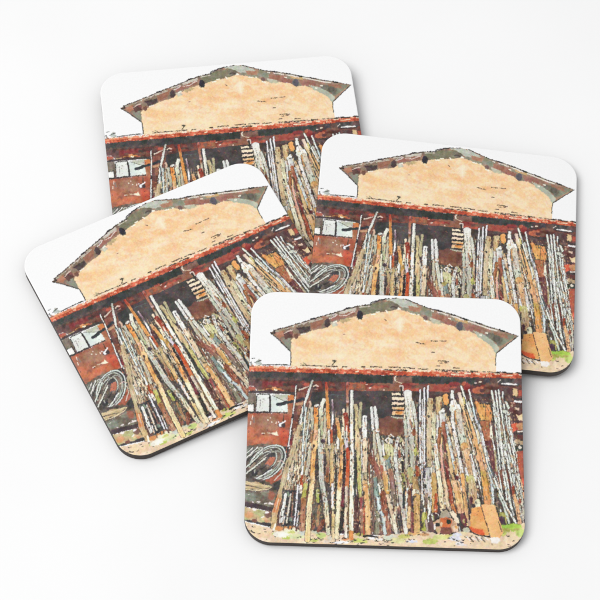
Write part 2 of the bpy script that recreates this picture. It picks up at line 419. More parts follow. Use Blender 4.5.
rect(243, 394, 256, 414, (130, 118, 102), fray=.4, var=12)
poly([(243, 405), (254, 404.6), (254, 412.4), (243, 412.6)], (244, 240, 234), fray=.5, line=.8)
poly([(257, 395.6), (259, 394.6), (269.3, 395), (269.6, 412.4), (255.6, 412.4), (256.2, 402)], (238, 240, 234), fray=.4, var=4, line=.9)
poly([(271, 396.4), (288.5, 395.8), (288.5, 413.5), (270.6, 413)], (226, 236, 228), fray=.4, var=6)
poly([(272.5, 395), (289, 395.4), (288.5, 402.5), (282, 400)], (192, 196, 176), fray=.5, var=12)
stroke([(272, 396), (284, 401.5), (289, 402)], .7, (110, 106, 92))
stroke([(270.2, 396.5), (270.1, 412)], 1.2, (62, 60, 62), fray=.5)
stroke([(260.6, 400.5), (260.3, 404), (259.6, 409)], .55, (130, 128, 124))
rect(287.5, 396, 294, 414, (184, 116, 82), fray=.6, var=14)
rect(287.8, 395.8, 293.5, 401, (226, 140, 84), fray=.8)
poly([(294, 393), (312, 392), (304, 420), (292, 445), (292, 414)], (112, 72, 66), fray=.6, var=18, col2=(146, 92, 74), seed=9)
poly([(295, 403.2), (303.5, 402.8), (303, 405.5), (295, 406)], (196, 148, 116), fray=.6)
stroke([(276.5, 405.2), (285, 403.8), (296, 401.4), (304, 399.4)], (3.2, 2.6), (58, 62, 66), fray=.8, var=10)
# red wall
poly([(243, 413.6), (292, 414), (290, 440), (286, 462), (262, 452), (243, 446)], (190, 106, 78), fray=.4, var=13, var2=14, col2=(160, 100, 78), seed=3)
blob(267, 422, 10, 8, (170, 124, 98), fray=3, soft=3.5, var=10)
blob(284, 418, 6, 5, (176, 96, 72), fray=2, soft=3, alpha=.8)
for (bx_, by_, rx_, ry_, c_) in ((251, 422, 4, 5, (178, 116, 92)), (258, 429, 6, 4, (186, 118, 88)), (273, 427, 6, 4, (172, 122, 94)), (256, 440, 6, 3, (214, 128, 92)), (276, 442, 5, 3, (206, 120, 82)), (249, 443, 3, 4, (168, 108, 88)), (264, 416, 8, 2.5, (164, 104, 84)), (281, 433, 3, 5, (206, 90, 66))):
    blob(bx_, by_, rx_, ry_, c_, fray=2, soft=2.4, alpha=.75, var=12)
blob(284, 437, 4.5, 8, (208, 92, 66), fray=2, soft=3)
blob(250, 434, 4, 7, (206, 118, 84), fray=2, soft=3)
blob(268, 439, 9, 3, (206, 108, 72), fray=2, soft=3)
blob(291.5, 443, 2, 5, (136, 56, 60), fray=1)
stroke([(243, 413.2), (256, 413.4), (270, 413), (287, 413.6)], 1.2, (78, 62, 62), dash=(.3, .85), seed=4, fray=1)
for (a, b_, c, d, w_) in ((252.4, 416, 252, 420, .9), (250.6, 422, 250.2, 425, 1), (267.3, 420.2, 268.5, 421, 1.3), (270, 418.4, 271, 418.8, 1.1), (271.3, 422.6, 272.4, 423, .9), (275.8, 424.6, 276.2, 422.4, .9), (272, 433.4, 274, 433, .8)):
    stroke([(a, b_), (c, d)], w_, (248, 232, 214))
stroke([(253.6, 418), (253.8, 423)], 2, (140, 116, 108), fray=1.4)
stroke([(283.8, 415), (283.2, 421.6)], 1.1, (96, 70, 60)); blob(281.5, 425.5, 4, 2.6, (88, 70, 72), fray=1)
blob(280, 425.6, 1.5, 1.7, (246, 244, 248)); stroke([(280.5, 424.4), (283.6, 422.8), (285.4, 421.4)], 1.3, (240, 238, 240)); blob(278.8, 422.6, .8, .7, WHITE)
poly([(267, 433), (271, 433), (274.5, 433.6), (276.5, 431.2), (278.3, 435.8), (273.5, 435.4), (270, 434.2)], (250, 238, 208), fray=.7)
stroke([(261.5, 433.8), (264.5, 433.6)], 1, (238, 206, 190)); stroke([(262, 434.6), (265, 434.6)], .6, (110, 70, 60))

# hose coil
poly([(243, 447), (262, 444), (281, 446), (287, 455), (284, 470), (280, 492), (243, 492)], (128, 108, 92), fray=1, var=22, col2=(96, 88, 82), seed=4)
poly([(278, 447), (287, 447), (284, 462), (281, 470), (282, 455)], (72, 70, 76), fray=.7)
blob(272, 454.5, 5.5, 3.6, (64, 60, 64), fray=.8)
poly([(265, 464), (270, 457.5), (276, 457), (277, 462), (270, 466)], (190, 112, 84), fray=.8)
blob(264, 470.5, 4, 3.2, (74, 68, 64), fray=1)
poly([(262, 480), (272, 477), (286, 466), (283, 478), (272, 484)], (172, 92, 70), fray=1, var=18)
poly([(274, 484), (284, 478), (281, 494), (274, 492)], (70, 68, 68), fray=1, var=10)
blob(252, 466, 5, 4, (150, 130, 110), fray=1.5); blob(250, 452, 5, 3, (128, 136, 124), fray=1.5); blob(254, 474, 3.4, 2.6, (60, 58, 60), fray=1)
poly([(243, 483), (256, 482), (271, 487), (262, 491), (243, 489)], (208, 184, 138), fray=1, var=14)


def ell(cx, cy, a, b_, ang, t0, t1, w_, col, seed):
    P = []
    for t in np.linspace(t0, t1, 22):
        u, v = a * math.cos(t), b_ * math.sin(t)
        P.append((cx + u * math.cos(ang) - v * math.sin(ang), cy + u * math.sin(ang) + v * math.cos(ang)))
    stroke(P, w_, col, outline=.9, ocol=(84, 84, 80), seed=seed, fray=.7, owid=.38)


A = -.72
ell(256, 463, 20, 9, A, 2.6, 6.6, .95, (206, 208, 194), 32)
ell(262, 465, 18, 8.5, A, -1.9, 2.5, 1.1, (202, 206, 194), 33)
ell(265.5, 463.5, 20, 11.5, A, -2.4, 2.6, 1.1, (200, 206, 196), 34)
ell(267, 463, 21.5, 13.4, A, -2.3, 2.3, 1.35, (222, 228, 222), 35)
ell(268, 464, 16.5, 8.2, A, -2.9, 3.0, 1.0, (182, 182, 168), 36)
ell(252, 458, 14, 4.5, A, 2.4, 6.8, .9, (206, 208, 196), 37)
for (a, b_, c, d, w_, cc) in ((246, 459, 258, 447, 1.3, WHITE), (246, 468, 263, 452, 1.3, (232, 236, 226)), (246, 474, 266, 458, 1.5, (222, 224, 210)),
                              (256, 479, 272, 470, 1.6, (230, 232, 226)), (245, 455, 253, 448, 1.1, GW)):
    stroke([(a, b_), (c, d)], w_, cc, outline=.9, seed=int(a + b_) % 60, fray=.7)
for (a, b_, c, d) in ((247, 461, 255, 453), (250, 466, 259, 457), (256, 473, 266, 466), (262, 475, 274, 466), (249, 473, 256, 468)):
    stroke([(a, b_), (c, d)], .9, (56, 56, 58), fray=.8)
stroke([(243, 481), (252, 483.5), (264, 486), (271, 486.6)], 1.1, (224, 206, 160)); stroke([(243, 484.4), (255, 487), (262, 488.5)], .8, (90, 78, 70))
stroke([(243, 489), (256, 490.5), (268, 489.5), (272, 487)], 1.1, (232, 214, 172), outline=.6, seed=9)
stroke([(277, 462), (282, 461), (285, 464)], .9, (226, 196, 180)); stroke([(279, 468), (283, 467), (282, 473), (274, 481)], 1, (214, 200, 180))
# rubble below the coil
poly([(243, 491), (262, 492), (277, 490), (275, 509), (243, 504)], (138, 136, 114), fray=.7, var=14, col2=(120, 108, 94), seed=6)
blob(271.5, 496, 3.6, 5, (166, 104, 82), fray=1.5, soft=1.5); blob(250, 497, 6, 4.5, (146, 152, 138), fray=1.5, soft=1.5)
poly([(243, 507), (272, 512), (272, 525), (243, 520)], (206, 178, 134), fray=.6, var=14, col2=(184, 184, 128), seed=2)
blob(249, 515, 4.5, 3, (226, 166, 116), fray=1.2, soft=1.5)
blob(268, 514, 3.5, 4, (134, 98, 84), fray=1)
poly([(243, 502), (250, 502.5), (262, 504.6), (273, 508), (272.5, 511.8), (258, 509), (243, 506.4)], (82, 66, 70), fray=.5, var=12)
for (px, py, r_) in ((258.6, 501.8, 1.4), (253, 502.2, .8), (248.5, 494.6, .6), (266, 503.6, 1.2), (269, 503.4, 1.5), (272, 504.3, 1.2), (254.5, 509.4, 1.7), (267, 512.4, 1.5), (262.6, 517.5, .9), (263.6, 517, 1)):
    blob(px, py, r_ * 1.3, r_ * .8, (248, 238, 232), fray=.6)
stroke([(243, 520), (252, 521.4), (262, 523.5), (272, 524.5)], (1.3, 3.4), (70, 66, 68), fray=.8, var=14)
blob(254.5, 520.5, 2.6, 1.8, (128, 78, 66)); blob(264.5, 519, 3, 1.3, (232, 190, 146)); blob(267.5, 521, 3, 1.3, (224, 166, 124))

# --- ground ---------------------------------------------------------------
poly([(243, 521.5), (250, 523), (262, 526), (272, 528), (290, 525), (300, 530), (318, 531), (330, 533), (346, 535), (355, 532), (372, 536), (388, 534), (402, 532), (425, 531),
      (436, 533), (462, 531), (478, 533), (492, 530), (503, 526), (527, 522), (527, 556), (240, 556)], (240, 214, 176), fray=.8, var=8, var2=10, col2=(236, 208, 178), seed=3)
for (px, py, rx, ry, c, al) in ((296, 536, 9, 3, (226, 230, 176), .9), (286, 537.5, 4, 1.6, (196, 208, 96), 1), (274, 533.6, 3, 1.1, (190, 206, 110), .9), (281, 534, 8, 3.5, (250, 246, 230), .9), (292, 531, 8, 3, (240, 240, 206), .9), (292, 532, 4, 1.5, (206, 208, 110), .8),
                                (304, 533, 5, 2.5, (216, 218, 206), .9), (313, 540, 5, 1.6, (196, 208, 110), 1), (321, 535, 5, 3, (200, 216, 130), .9), (316, 531, 5, 2, (210, 212, 188), .8), (332, 538, 5, 2.5, (226, 214, 196), .9), (340, 542, 9, 1.6, (240, 240, 246), .9),
                                (345, 538.5, 3, 1.7, (216, 140, 96), .9), (358, 540, 6, 2.6, (200, 210, 110), 1), (364, 541, 4, 2, (212, 216, 120), .9), (360, 534, 5, 2, (186, 180, 92), .9), (372, 538, 4.5, 1.5, (250, 250, 250), 1), (380, 539, 3.5, 1.3, (244, 238, 232), .9),
                                (390, 537, 7, 3, (214, 216, 196), .9), (398, 540, 8, 3, (226, 222, 160), .9), (404, 536, 6, 2.5, (206, 204, 110), .8), (413, 533, 7, 2, (226, 176, 110), .9), (424, 534, 5, 1.4, (214, 160, 110), .8), (412, 541, 6, 1.3, (214, 216, 232), .8),
                                (430, 541, 8, 3, (196, 204, 106), .9), (440, 537, 8, 3, (214, 214, 140), .9), (450, 536, 6, 2, (216, 210, 120), .8), (455, 538, 6, 2.5, (226, 226, 238), .9), (462, 543, 7, 2.5, (224, 220, 222), .7), (457, 534, 5, 2, (220, 222, 236), .8),
                                (468, 541, 6, 3.5, (240, 206, 170), .9), (498, 533.5, 9, 2.6, (206, 206, 110), .9), (514, 527, 8, 4.5, (172, 208, 80), 1), (506, 526.5, 6, 2.2, (160, 200, 74), 1), (520, 532, 5, 5, (196, 214, 120), .9), (504, 530, 7, 2.2, (176, 176, 84), .9),
                                (516, 529, 4, 1.4, (176, 170, 90), .9), (496, 540, 4, 3, (248, 244, 240), .9), (508, 540, 8, 4, (240, 214, 180), .8), (264, 534, 8, 4, (238, 206, 166), .8), (279, 528, 6, 2.6, (216, 144, 84), 1), (289, 526.5, 5, 2.4, (206, 128, 72), 1),
                                (258, 531, 8, 3, (238, 214, 172), .8), (262, 540, 10, 2.5, (248, 224, 196), .8), (306, 542, 6, 1.2, (246, 232, 200), .8), (326, 541, 5, 1.6, (244, 226, 210), .8)):
    blob(px, py, rx, ry, c, alpha=al, fray=1.3, soft=.9, var=12)
rs = np.random.default_rng(5)
for i in range(120):                                   # pen flecks in the grass
    px = rs.uniform(246, 524); py = rs.uniform(531, 546) - (px < 275) * 5
    if rs.random() < .45 and not (300 < px < 395 or 440 < px < 490):
        continue
    l = rs.uniform(.8, 3)
    stroke([(px, py), (px + l, py + rs.uniform(-.6, .7))], rs.uniform(.45, .8), (92, 84, 70), seed=i % 50, fray=.8)
for i, (a, b_) in enumerate(((252, 526), (249, 530), (252, 531.5), (330, 541.5), (343, 537), (350, 540), (353, 538.5), (314, 538), (317, 537), (366, 538.4), (376, 540), (386, 539.5), (405, 540.6), (408, 538.5), (452, 538), (456, 540), (460, 541.5), (461, 539), (464, 536), (498, 534.8), (506, 534.8), (267, 525))):
    stroke([(a, b_), (a + 1.6, b_ + 1.2), (a + 3, b_ + .6)], .8, (60, 56, 52), seed=i, fray=1)
stroke([(481, 534), (485, 536), (489, 536.2)], 1.1, (50, 46, 44))
for i in range(7):
    a = 466 + i * 3
    stroke([(a, 536 + (i % 3)), (a + 4, 540 + (i % 2) * 1.5)], .9, (70, 66, 64) if i % 2 else (246, 244, 250), seed=i)

# --- filler poles and brush ----------------------------------------------
PAL = [CREAM, WHITE, GW, TAN, PEACH, BRN, DKB, OLV, GRG, (226, 214, 184), (196, 176, 150), DK, MAR, (234, 230, 218), (182, 130, 100), (104, 92, 86)]
PW = np.array([9, 5, 6, 11, 9, 8, 6, 4, 3, 11, 9, 9, 2, 4, 6, 5], float); PW /= PW.sum()


def slope(x):
    return float(np.clip((x - 352) * .0026, -.27, .26))


def top_at(x):
    return float(np.interp(x, [292, 298, 306, 320, 326, 334, 350, 362, 375, 386, 400, 405, 412, 430, 470, 476, 492, 516], [450, 426, 408, 404, 420, 430, 424, 434, 442, 440, 440, 412, 402, 402, 400, 440, 400, 430]))


def base_at(x):
    return float(np.interp(x, [270, 300, 330, 350, 375, 400, 450, 480, 524], [524, 529, 532, 534, 534, 531, 520, 512, 523]))


rf = np.random.default_rng(7)
for i in range(330):
    xt = rf.uniform(293, 514)
    y0 = top_at(xt) + abs(rf.normal(0, 16)) + rf.uniform(0, 26) * (i % 2)
    if y0 > 505:
        continue
    xm = xt + slope(xt) * (y0 - top_at(xt))
    y1 = min(base_at(xt + slope(xt) * 105) - rf.uniform(0, 5), y0 + rf.uniform(25, 110))
    sg = slope(xt) + rf.normal(0, .03)
    xb = xm + sg * (y1 - y0)
    c1 = PAL[rf.choice(len(PAL), p=PW)]; c2 = PAL[rf.choice(len(PAL), p=PW)] if rf.random() < .5 else c1
    w_ = rf.choice([1.0, 1.4, 2, 2.8])
    stroke([(xm, y0), (xb, y1)], (w_ * .8, w_), [(0, c1), (.5, c1), (.62, c2), (1, c2)], outline=.55, seed=i % 89, var=14, fray=1, dash=(.15, .86))

# knotty brush heads (centre, left)
def brush(x0, y0, x1, y1, n, seed, pal, sl_=0.0, lmax=6):
    r = np.random.default_rng(seed)
    for i in range(n):
        px, py = r.uniform(x0, x1), r.uniform(y0, y1)
        l = r.uniform(1.5, lmax)
        c = pal[r.integers(len(pal))]
        dx = sl_ * l + r.normal(0, .35)
        bend = r.normal(0, .5)
        stroke([(px, py), (px + dx / 2 + bend, py + l / 2), (px + dx, py + l)], r.uniform(.6, 1.7), c, seed=i % 83, fray=1.1, var=12)


MIX = [WHITE, CREAM, DK, (64, 58, 55), CREAM, TAN, (196, 164, 130), (132, 104, 84), GRG, (236, 216, 184), (54, 50, 50)]
brush(294, 424, 314, 482, 200, 1, MIX + [TAN, TAN, CREAM, (222, 196, 160)], -.25)
brush(322, 440, 342, 470, 60, 2, MIX + [TAN, OLV, DK], 0)
brush(378, 438, 412, 476, 150, 3, MIX + [OLV, YG, GW, GRG], .08)
brush(366, 460, 412, 530, 230, 4, MIX + [BRN, BRN, DKB, OLV, (150, 110, 92)], .15)
brush(404, 410, 424, 490, 110, 5, MIX + [BRN, OLV, PEACH, GW, GW], .08)
brush(426, 420, 476, 515, 240, 6, MIX + [PEACH, TAN, BRN, CREAM, PEACH], .22)
brush(488, 395, 520, 520, 100, 7, [WHITE, GW, DK, DKB, DKB, MAR, BRN, DK, (88, 70, 66)], .18)
brush(283, 488, 312, 527, 90, 8, MIX + [DK, DK, BRN, DKB, OLV], -.15)
brush(350, 490, 362, 530, 40, 9, [DKB, MAR, BRN, DK, DKB], 0)

# --- right shed wall details ---------------------------------------------
poly([(500, 388), (524, 388), (525, 455), (514, 440), (506, 400)], (112, 68, 64), fray=.7, var=16, col2=(92, 66, 66), seed=2)
poly([(512.5, 389), (517.5, 389.6), (518, 395), (516.5, 398), (513.5, 396)], (222, 188, 136), fray=.8, line=.4)
rect(518.5, 390.5, 526, 396.5, (186, 82, 68), fray=.8)
stroke([(514.5, 401.6), (519, 402), (526, 402.6)], 1.9, (244, 244, 244), fray=.6); stroke([(514, 399.8), (526, 399.8)], 1.7, (54, 56, 56)); stroke([(511, 403.5), (515, 403.4)], .9, (226, 170, 150))
poly([(515, 407.5), (519.5, 408.5), (519.5, 411), (516, 410)], (238, 206, 180), fray=.5)
poly([(516, 414), (519, 416.5), (525, 411), (525, 421.5), (519, 420.5)], (240, 212, 164), fray=.8)
poly([(511, 424), (518, 423.5), (518, 430), (513, 432)], (214, 88, 64), fray=.8, var=16)
poly([(516, 424), (526, 422), (526, 430), (518, 430)], (198, 140, 96), fray=.8)
stroke([(517.5, 431.8), (526, 431.4)], 1.5, (242, 236, 226)); stroke([(516, 433.6), (526, 434)], 1.8, (66, 62, 64))
poly([(514.5, 441), (518.5, 439.4), (525, 441.5), (525, 446), (516, 444.5)], (196, 168, 134), fray=.8, line=.5)
rect(515, 445.5, 526, 451, (62, 66, 64), fray=.9, var=12); blob(519.8, 447.6, 1.7, 1.5, (240, 226, 210))
poly([(517, 452), (527, 450), (527, 486), (522.5, 486), (519, 470)], (194, 100, 74), fray=.7, var=14, col2=(176, 90, 70), seed=3)
blob(523.5, 481, 1.7, 3.5, (232, 108, 84))
# orange board and brown wall between the rods
poly([(474, 402.5), (477, 401.5), (481, 404.5), (485, 404), (490.5, 405), (492.6, 414), (492, 421), (481, 420.6), (477, 411)], (228, 168, 98), fray=.7, var=14, col2=(224, 146, 86), seed=5, line=.5)
stroke([(485.3, 404), (486, 420)], .7, (120, 90, 62))
poly([(480, 421.5), (491, 421.5), (493, 440), (495, 446), (486, 446), (483, 434)], (176, 108, 76), fray=.6, var=12)
poly([(483.5, 441), (494, 440), (497, 470), (495, 474), (489, 462)], (108, 62, 66), fray=.8, var=10)
poly([(494.5, 470), (502, 468), (504, 490), (501, 490)], (126, 78, 66), fray=.9)
poly([(505, 470), (512, 468), (512, 490), (508, 490)], (120, 70, 62), fray=.9)

# --- the leaning poles, left to right --------------------------------------
n_ = [40]


def P(pts, w_, cols, outline=.75, **k):
    n_[0] += 1
    k.setdefault('streak', 26 if w_ is not None and max(np.atleast_1d(w_)) > 2.5 else 0)
    stroke(pts, w_, cols, outline=outline, seed=n_[0] % 97, **k)


# dashed measuring rod and the two white sticks
P([(296.2, 385), (294.5, 401), (292, 420), (290, 433), (287.6, 452), (286.5, 462)], 1.9, (60, 56, 58), outline=0)
P([(296.2, 384.6), (294.5, 401), (292, 420), (290, 433), (287.6, 452), (286.5, 462)], 1.25, (240, 238, 234), outline=0, dash=(.22, .62))
P([(295.6, 392), (293, 412)], .9, (244, 240, 226), outline=0)
P([(299, 390.4), (303, 389.4), (308.5, 387.4)], (1.9, 1.2), (220, 200, 178), outline=.4)
P([(313.2, 387.3), (316, 386), (318.4, 387)], 1.6, (226, 196, 180), outline=.3); P([(314, 389.8), (318, 389.6)], .8, (186, 140, 126), outline=0)
P([(293, 447), (289, 470), (288, 480)], 1.6, WHITE)
P([(297, 438), (291, 472)], 2.6, [(0, (222, 198, 166)), (1, (206, 186, 158))])
P([(303, 424), (297, 436), (296, 462)], 3.4, [(0, (226, 214, 172)), (1, (208, 190, 158))], fray=.9)
P([(301, 424), (297, 434)], 1.8, (232, 238, 206), outline=0)
P([(299.5, 426), (293.4, 449), (286, 470), (282, 488), (278.4, 500), (274.6, 514), (273.4, 528)], (4.6, 5.6),
  [(0, (214, 196, 160)), (.3, (204, 182, 148)), (.55, (200, 186, 150)), (.69, (206, 182, 140)), (.72, (224, 146, 96)), (.83, (234, 160, 112)), (.86, (212, 186, 140)), (1, (216, 184, 130))], outline=.7)
stroke([(278.5, 499), (276, 510)], 1.4, (246, 206, 176)); stroke([(275.5, 524), (273.6, 530)], 2, (250, 240, 222))
P([(312.3, 381), (308.4, 393), (305.2, 402), (301.5, 416), (299.8, 424)], (2, 2.7), [(0, (214, 214, 206)), (.4, (240, 242, 234)), (1, WHITE)])
P([(309.5, 402), (310.5, 405), (307, 418)], 2.6, [(0, (226, 190, 160)), (1, (196, 166, 140))], outline=.5)
P([(306, 408), (303, 440), (301.5, 475)], 1.4, (222, 232, 230)); P([(303.4, 405), (302.6, 436)], .9, (64, 84, 90), outline=0)
P([(309.6, 414), (306.5, 440), (303, 478)], 1.3, (206, 214, 208)); P([(311.5, 408), (312.5, 430)], 3, (206, 204, 186), outline=.6)
P([(300, 480), (299, 492)], 1.2, WHITE); P([(302.8, 467), (301.6, 478)], 1.6, (246, 246, 244))
# lower-left thin sticks
rect(282, 490, 301, 526, (66, 62, 66), fray=1, var=16)
P([(286, 494), (283.5, 507), (281, 522)], 2.8, (244, 244, 240)); P([(291, 494), (288.6, 508), (286.4, 523)], 1.7, (226, 216, 204)); P([(288, 492), (288.4, 496)], 2.2, (126, 140, 118), outline=.3)
P([(297.8, 485), (296.3, 505), (294.3, 525)], 1.7, (240, 240, 246)); P([(293, 492), (291.4, 520)], 1.6, (138, 96, 88)); P([(298.4, 510), (297, 526)], 1.4, (236, 232, 238)); blob(290.5, 519, 2, 2.5, (122, 134, 124))
P([(280.6, 512), (279.4, 523)], 1.1, (236, 222, 216)); P([(284.5, 516), (283, 524)], 1.3, (236, 232, 228))
P([(303, 476), (300.6, 488)], 3.6, (192, 88, 60), outline=.4); P([(300.6, 486), (301, 493)], 2.4, (240, 228, 214), outline=.4)
P([(306, 484), (303, 500)], 4.4, (190, 184, 96), outline=.3, fray=1)
P([(303.6, 499), (302, 530)], 5.4, [(0, (176, 122, 84)), (.5, (172, 116, 92)), (1, (198, 146, 118))], outline=.6)
P([(306, 462), (304, 482)], 3, (176, 132, 100), outline=.5)
# grey white split pole, peach pole
rect(313, 450, 334, 531, (76, 68, 68), fray=1.2, var=16)
P([(316.5, 481), (315, 500), (314, 520)], 4.4, (104, 96, 88), outline=.4, fray=1.2); P([(317.4, 490), (318, 502)], 3, (176, 180, 96), outline=.2, fray=1.4)
P([(319, 505), (317.4, 526)], 2.6, (182, 142, 108), outline=.5); P([(315, 520), (312.5, 529)], 3, (158, 104, 84), outline=.3); P([(324, 520), (318, 531)], 4, (146, 84, 66), outline=.2)
P([(319.8, 430), (319.8, 446)], 3.4, (222, 224, 196), outline=.7)
P([(320, 444), (321, 465), (321.6, 482), (325, 500), (326.6, 515), (328.5, 534)], (5, 4.2), [(0, (214, 216, 204)), (.6, (208, 208, 198)), (.72, (222, 226, 204)), (.85, (240, 216, 178)), (1, (214, 214, 188))])
stroke([(317.6, 491.5), (321.5, 494), (327, 498)], .9, (84, 80, 76)); stroke([(322.5, 502), (324.6, 503), (323.2, 506), (325, 508)], .9, (76, 74, 70))
P([(315.8, 406.5), (316, 422), (315.6, 434), (315, 445), (312.8, 462), (312.4, 480), (310.4, 497), (309, 512), (307.4, 541)], (4, 5),
  [(0, (238, 150, 80)), (.12, (240, 156, 84)), (.16, (214, 176, 120)), (.2, (246, 184, 150)), (.3, (238, 190, 130)), (.45, (242, 180, 108)), (.56, (248, 214, 164)), (.8, (250, 232, 192)), (1, (246, 216, 150))], outline=.8)
P([(319, 430), (318.6, 446)], 1.3, CREAM, outline=.4); blob(316, 406.3, 2.2, 1.7, WHITE, line=.5); poly([(311, 444), (314, 440), (318, 445), (317, 450), (311.5, 449)], (238, 196, 142), fray=.6)
P([(310, 447), (308, 465), (306, 475)], 3, (210, 204, 184)); blob(313, 446, 1.2, 1.4, DK)
# pale loop pole, orange pole
P([(324.3, 399.6), (321.8, 404), (320.8, 410), (321.4, 425), (323, 442)], (3.6, 3.4), [(0, (236, 236, 222)), (.2, (238, 238, 222)), (.45, (206, 208, 180)), (.8, (196, 206, 160)), (1, (204, 208, 184))], outline=.9)
P([(325.3, 409), (325, 425), (323.5, 440)], 2.6, (206, 196, 172)); blob(323, 441.8, 2.3, 2.2, (76, 66, 76))
P([(326.2, 383), (326.6, 392), (327.6, 408), (329, 428)], (2.6, 4), [(0, (190, 70, 54)), (.12, (196, 92, 60)), (.25, (226, 156, 94)), (.6, (236, 158, 82)), (1, (232, 166, 98))])
P([(328.6, 430), (329, 446)], 1.8, WHITE); P([(331.4, 428), (331.6, 444)], 2.6, [(0, (216, 130, 120)), (.5, (196, 92, 62)), (1, (190, 110, 70))])
P([(332.2, 400), (332.6, 410), (332.4, 430)], 1.8, [(0, (214, 190, 200)), (.4, (100, 80, 96)), (.5, (246, 246, 244)), (1, (240, 232, 232))], outline=.5)
P([(327, 449), (328, 462), (327, 482)], 3.4, [(0, (196, 180, 130)), (.6, (154, 106, 84)), (1, (160, 104, 74))], outline=.5)
P([(332.5, 444), (331.5, 458), (332, 476), (331.5, 486)], 3.4, [(0, (196, 170, 130)), (.5, (216, 190, 134)), (1, (234, 178, 112))])
P([(332.3, 484), (332.3, 508)], 2.6, (246, 240, 238), outline=.3)
P([(333.8, 507), (333.6, 520), (333.2, 541)], 3.8, [(0, (240, 232, 200)), (.3, (240, 212, 150)), (1, (248, 222, 186))], outline=.5)
P([(335.4, 455), (336, 482), (335.6, 512)], 2.2, (54, 56, 54), outline=0, fray=1.2)
rect(332.5, 425, 337.4, 435, (92, 58, 64), fray=.8)
P([(338, 436), (337.8, 450)], 2, WHITE, outline=.4)
P([(337, 419), (338.3, 427), (339.5, 438), (341.5, 440), (341.8, 446), (341.3, 465), (340, 480), (338.6, 497), (336.6, 538)], (3.4, 4.4),
  [(0, (246, 200, 160)), (.1, (238, 168, 96)), (.17, (214, 170, 96)), (.22, (212, 166, 78)), (.25, (246, 196, 160)), (.38, (244, 190, 130)), (.5, (238, 156, 88)), (.56, (244, 196, 134)), (.62, (250, 238, 206)), (1, (250, 236, 196))])
P([(343.6, 410), (343, 430), (342.2, 439)], 2.4, (248, 226, 196)); 
P([(344.2, 446), (344, 480), (342.8, 500), (341.6, 526), (340, 532)], (2.2, 3.8), [(0, (54, 52, 54)), (.5, (72, 46, 54)), (.65, (128, 44, 60)), (.75, (60, 58, 58)), (1, (66, 66, 62))], outline=0, fray=1.2)
P([(347.2, 383), (347.4, 395), (347.3, 410), (347.3, 419)], 2.6, [(0, (226, 150, 140)), (.12, (170, 84, 60)), (.35, (190, 130, 100)), (.55, (226, 190, 180)), (.6, (150, 90, 70)), (.75, (222, 206, 180)), (1, (226, 210, 170))], outline=.5)
P([(345.4, 414), (347, 425), (347, 431)], 4.6, [(0, (150, 62, 48)), (1, (186, 84, 58))], outline=.3)
P([(349.3, 427), (349, 441)], 3, (214, 96, 54), outline=.3); P([(346.6, 426), (346.8, 440)], 1.6, (244, 236, 222), outline=0); P([(346.6, 439), (346.6, 450)], 2.6, (236, 222, 236), outline=.4)
P([(348, 449), (348, 462), (347.5, 478), (346.6, 490)], 3.8, [(0, (190, 78, 50)), (.5, (214, 96, 54)), (1, (206, 128, 82))], outline=.5)
P([(346.3, 487), (346.3, 505), (345.3, 520), (346, 537)], 2.7, [(0, (240, 222, 208)), (.5, (246, 226, 190)), (1, (250, 240, 230))], outline=.6)
P([(348.5, 496), (348.4, 533)], 1.3, (126, 96, 62), outline=0)
P([(351.8, 391), (351.6, 420), (351.8, 450), (351.6, 490), (351.2, 533)], (3, 4.4), [(0, (238, 238, 234)), (.15, (250, 246, 230)), (1, (252, 248, 222))], outline=.9)
P([(351.2, 531), (351, 539)], 4.4, (238, 160, 92), outline=.5)
P([(355, 420), (355, 500)], 2.2, (58, 60, 62), outline=0, fray=1.1)
P([(355, 405), (357.3, 414), (357, 428), (357.5, 440), (357.6, 450)], (3.6, 5.2), [(0, (204, 190, 148)), (.3, (212, 192, 140)), (.6, (226, 204, 160)), (1, (230, 204, 162))])
P([(361, 403.5), (360, 412), (359.6, 428)], 3, (204, 196, 156), outline=.6)
P([(358.4, 448), (358.6, 460), (359.2, 484), (360.4, 499)], (4, 3.2), [(0, (226, 202, 166)), (.25, (206, 196, 132)), (.9, (208, 204, 128)), (1, (150, 130, 90))])
P([(356.6, 498), (356.6, 532)], 5, (96, 68, 66), outline=0, fray=1); P([(361, 498), (361, 510)], 2.4, (150, 70, 76), outline=0); blob(361.4, 510, 1.4, 1.6, (240, 206, 190)); P([(362, 512), (361.4, 532)], 2.2, (150, 104, 88), outline=.3)
# white round-headed pole
P([(364.8, 416.5), (364.3, 426), (364.8, 440)], (4.2, 4.8), WHITE, outline=1); P([(364.8, 418), (364.6, 422)], .8, DK, outline=0)
P([(364.6, 439), (365, 460), (364.4, 474)], 4.4, [(0, (238, 214, 190)), (.3, (246, 222, 184)), (1, (238, 216, 190))])
P([(365, 474), (364.5, 486)], 4.6, [(0, (196, 186, 150)), (1, (238, 186, 134))], outline=.7)
P([(365.4, 485), (367, 505), (367.6, 520), (367.8, 535)], (4.6, 5.4), [(0, (238, 180, 124)), (.5, (236, 192, 136)), (1, (240, 190, 138))], outline=.9)
P([(364, 505), (363.6, 534)], 1.6, (190, 84, 60), outline=0)
stroke([(363, 535.5), (370, 535.5), (378, 537)], 1.8, (50, 48, 48)); stroke([(361, 543), (364, 542)], 1.4, (70, 76, 60))
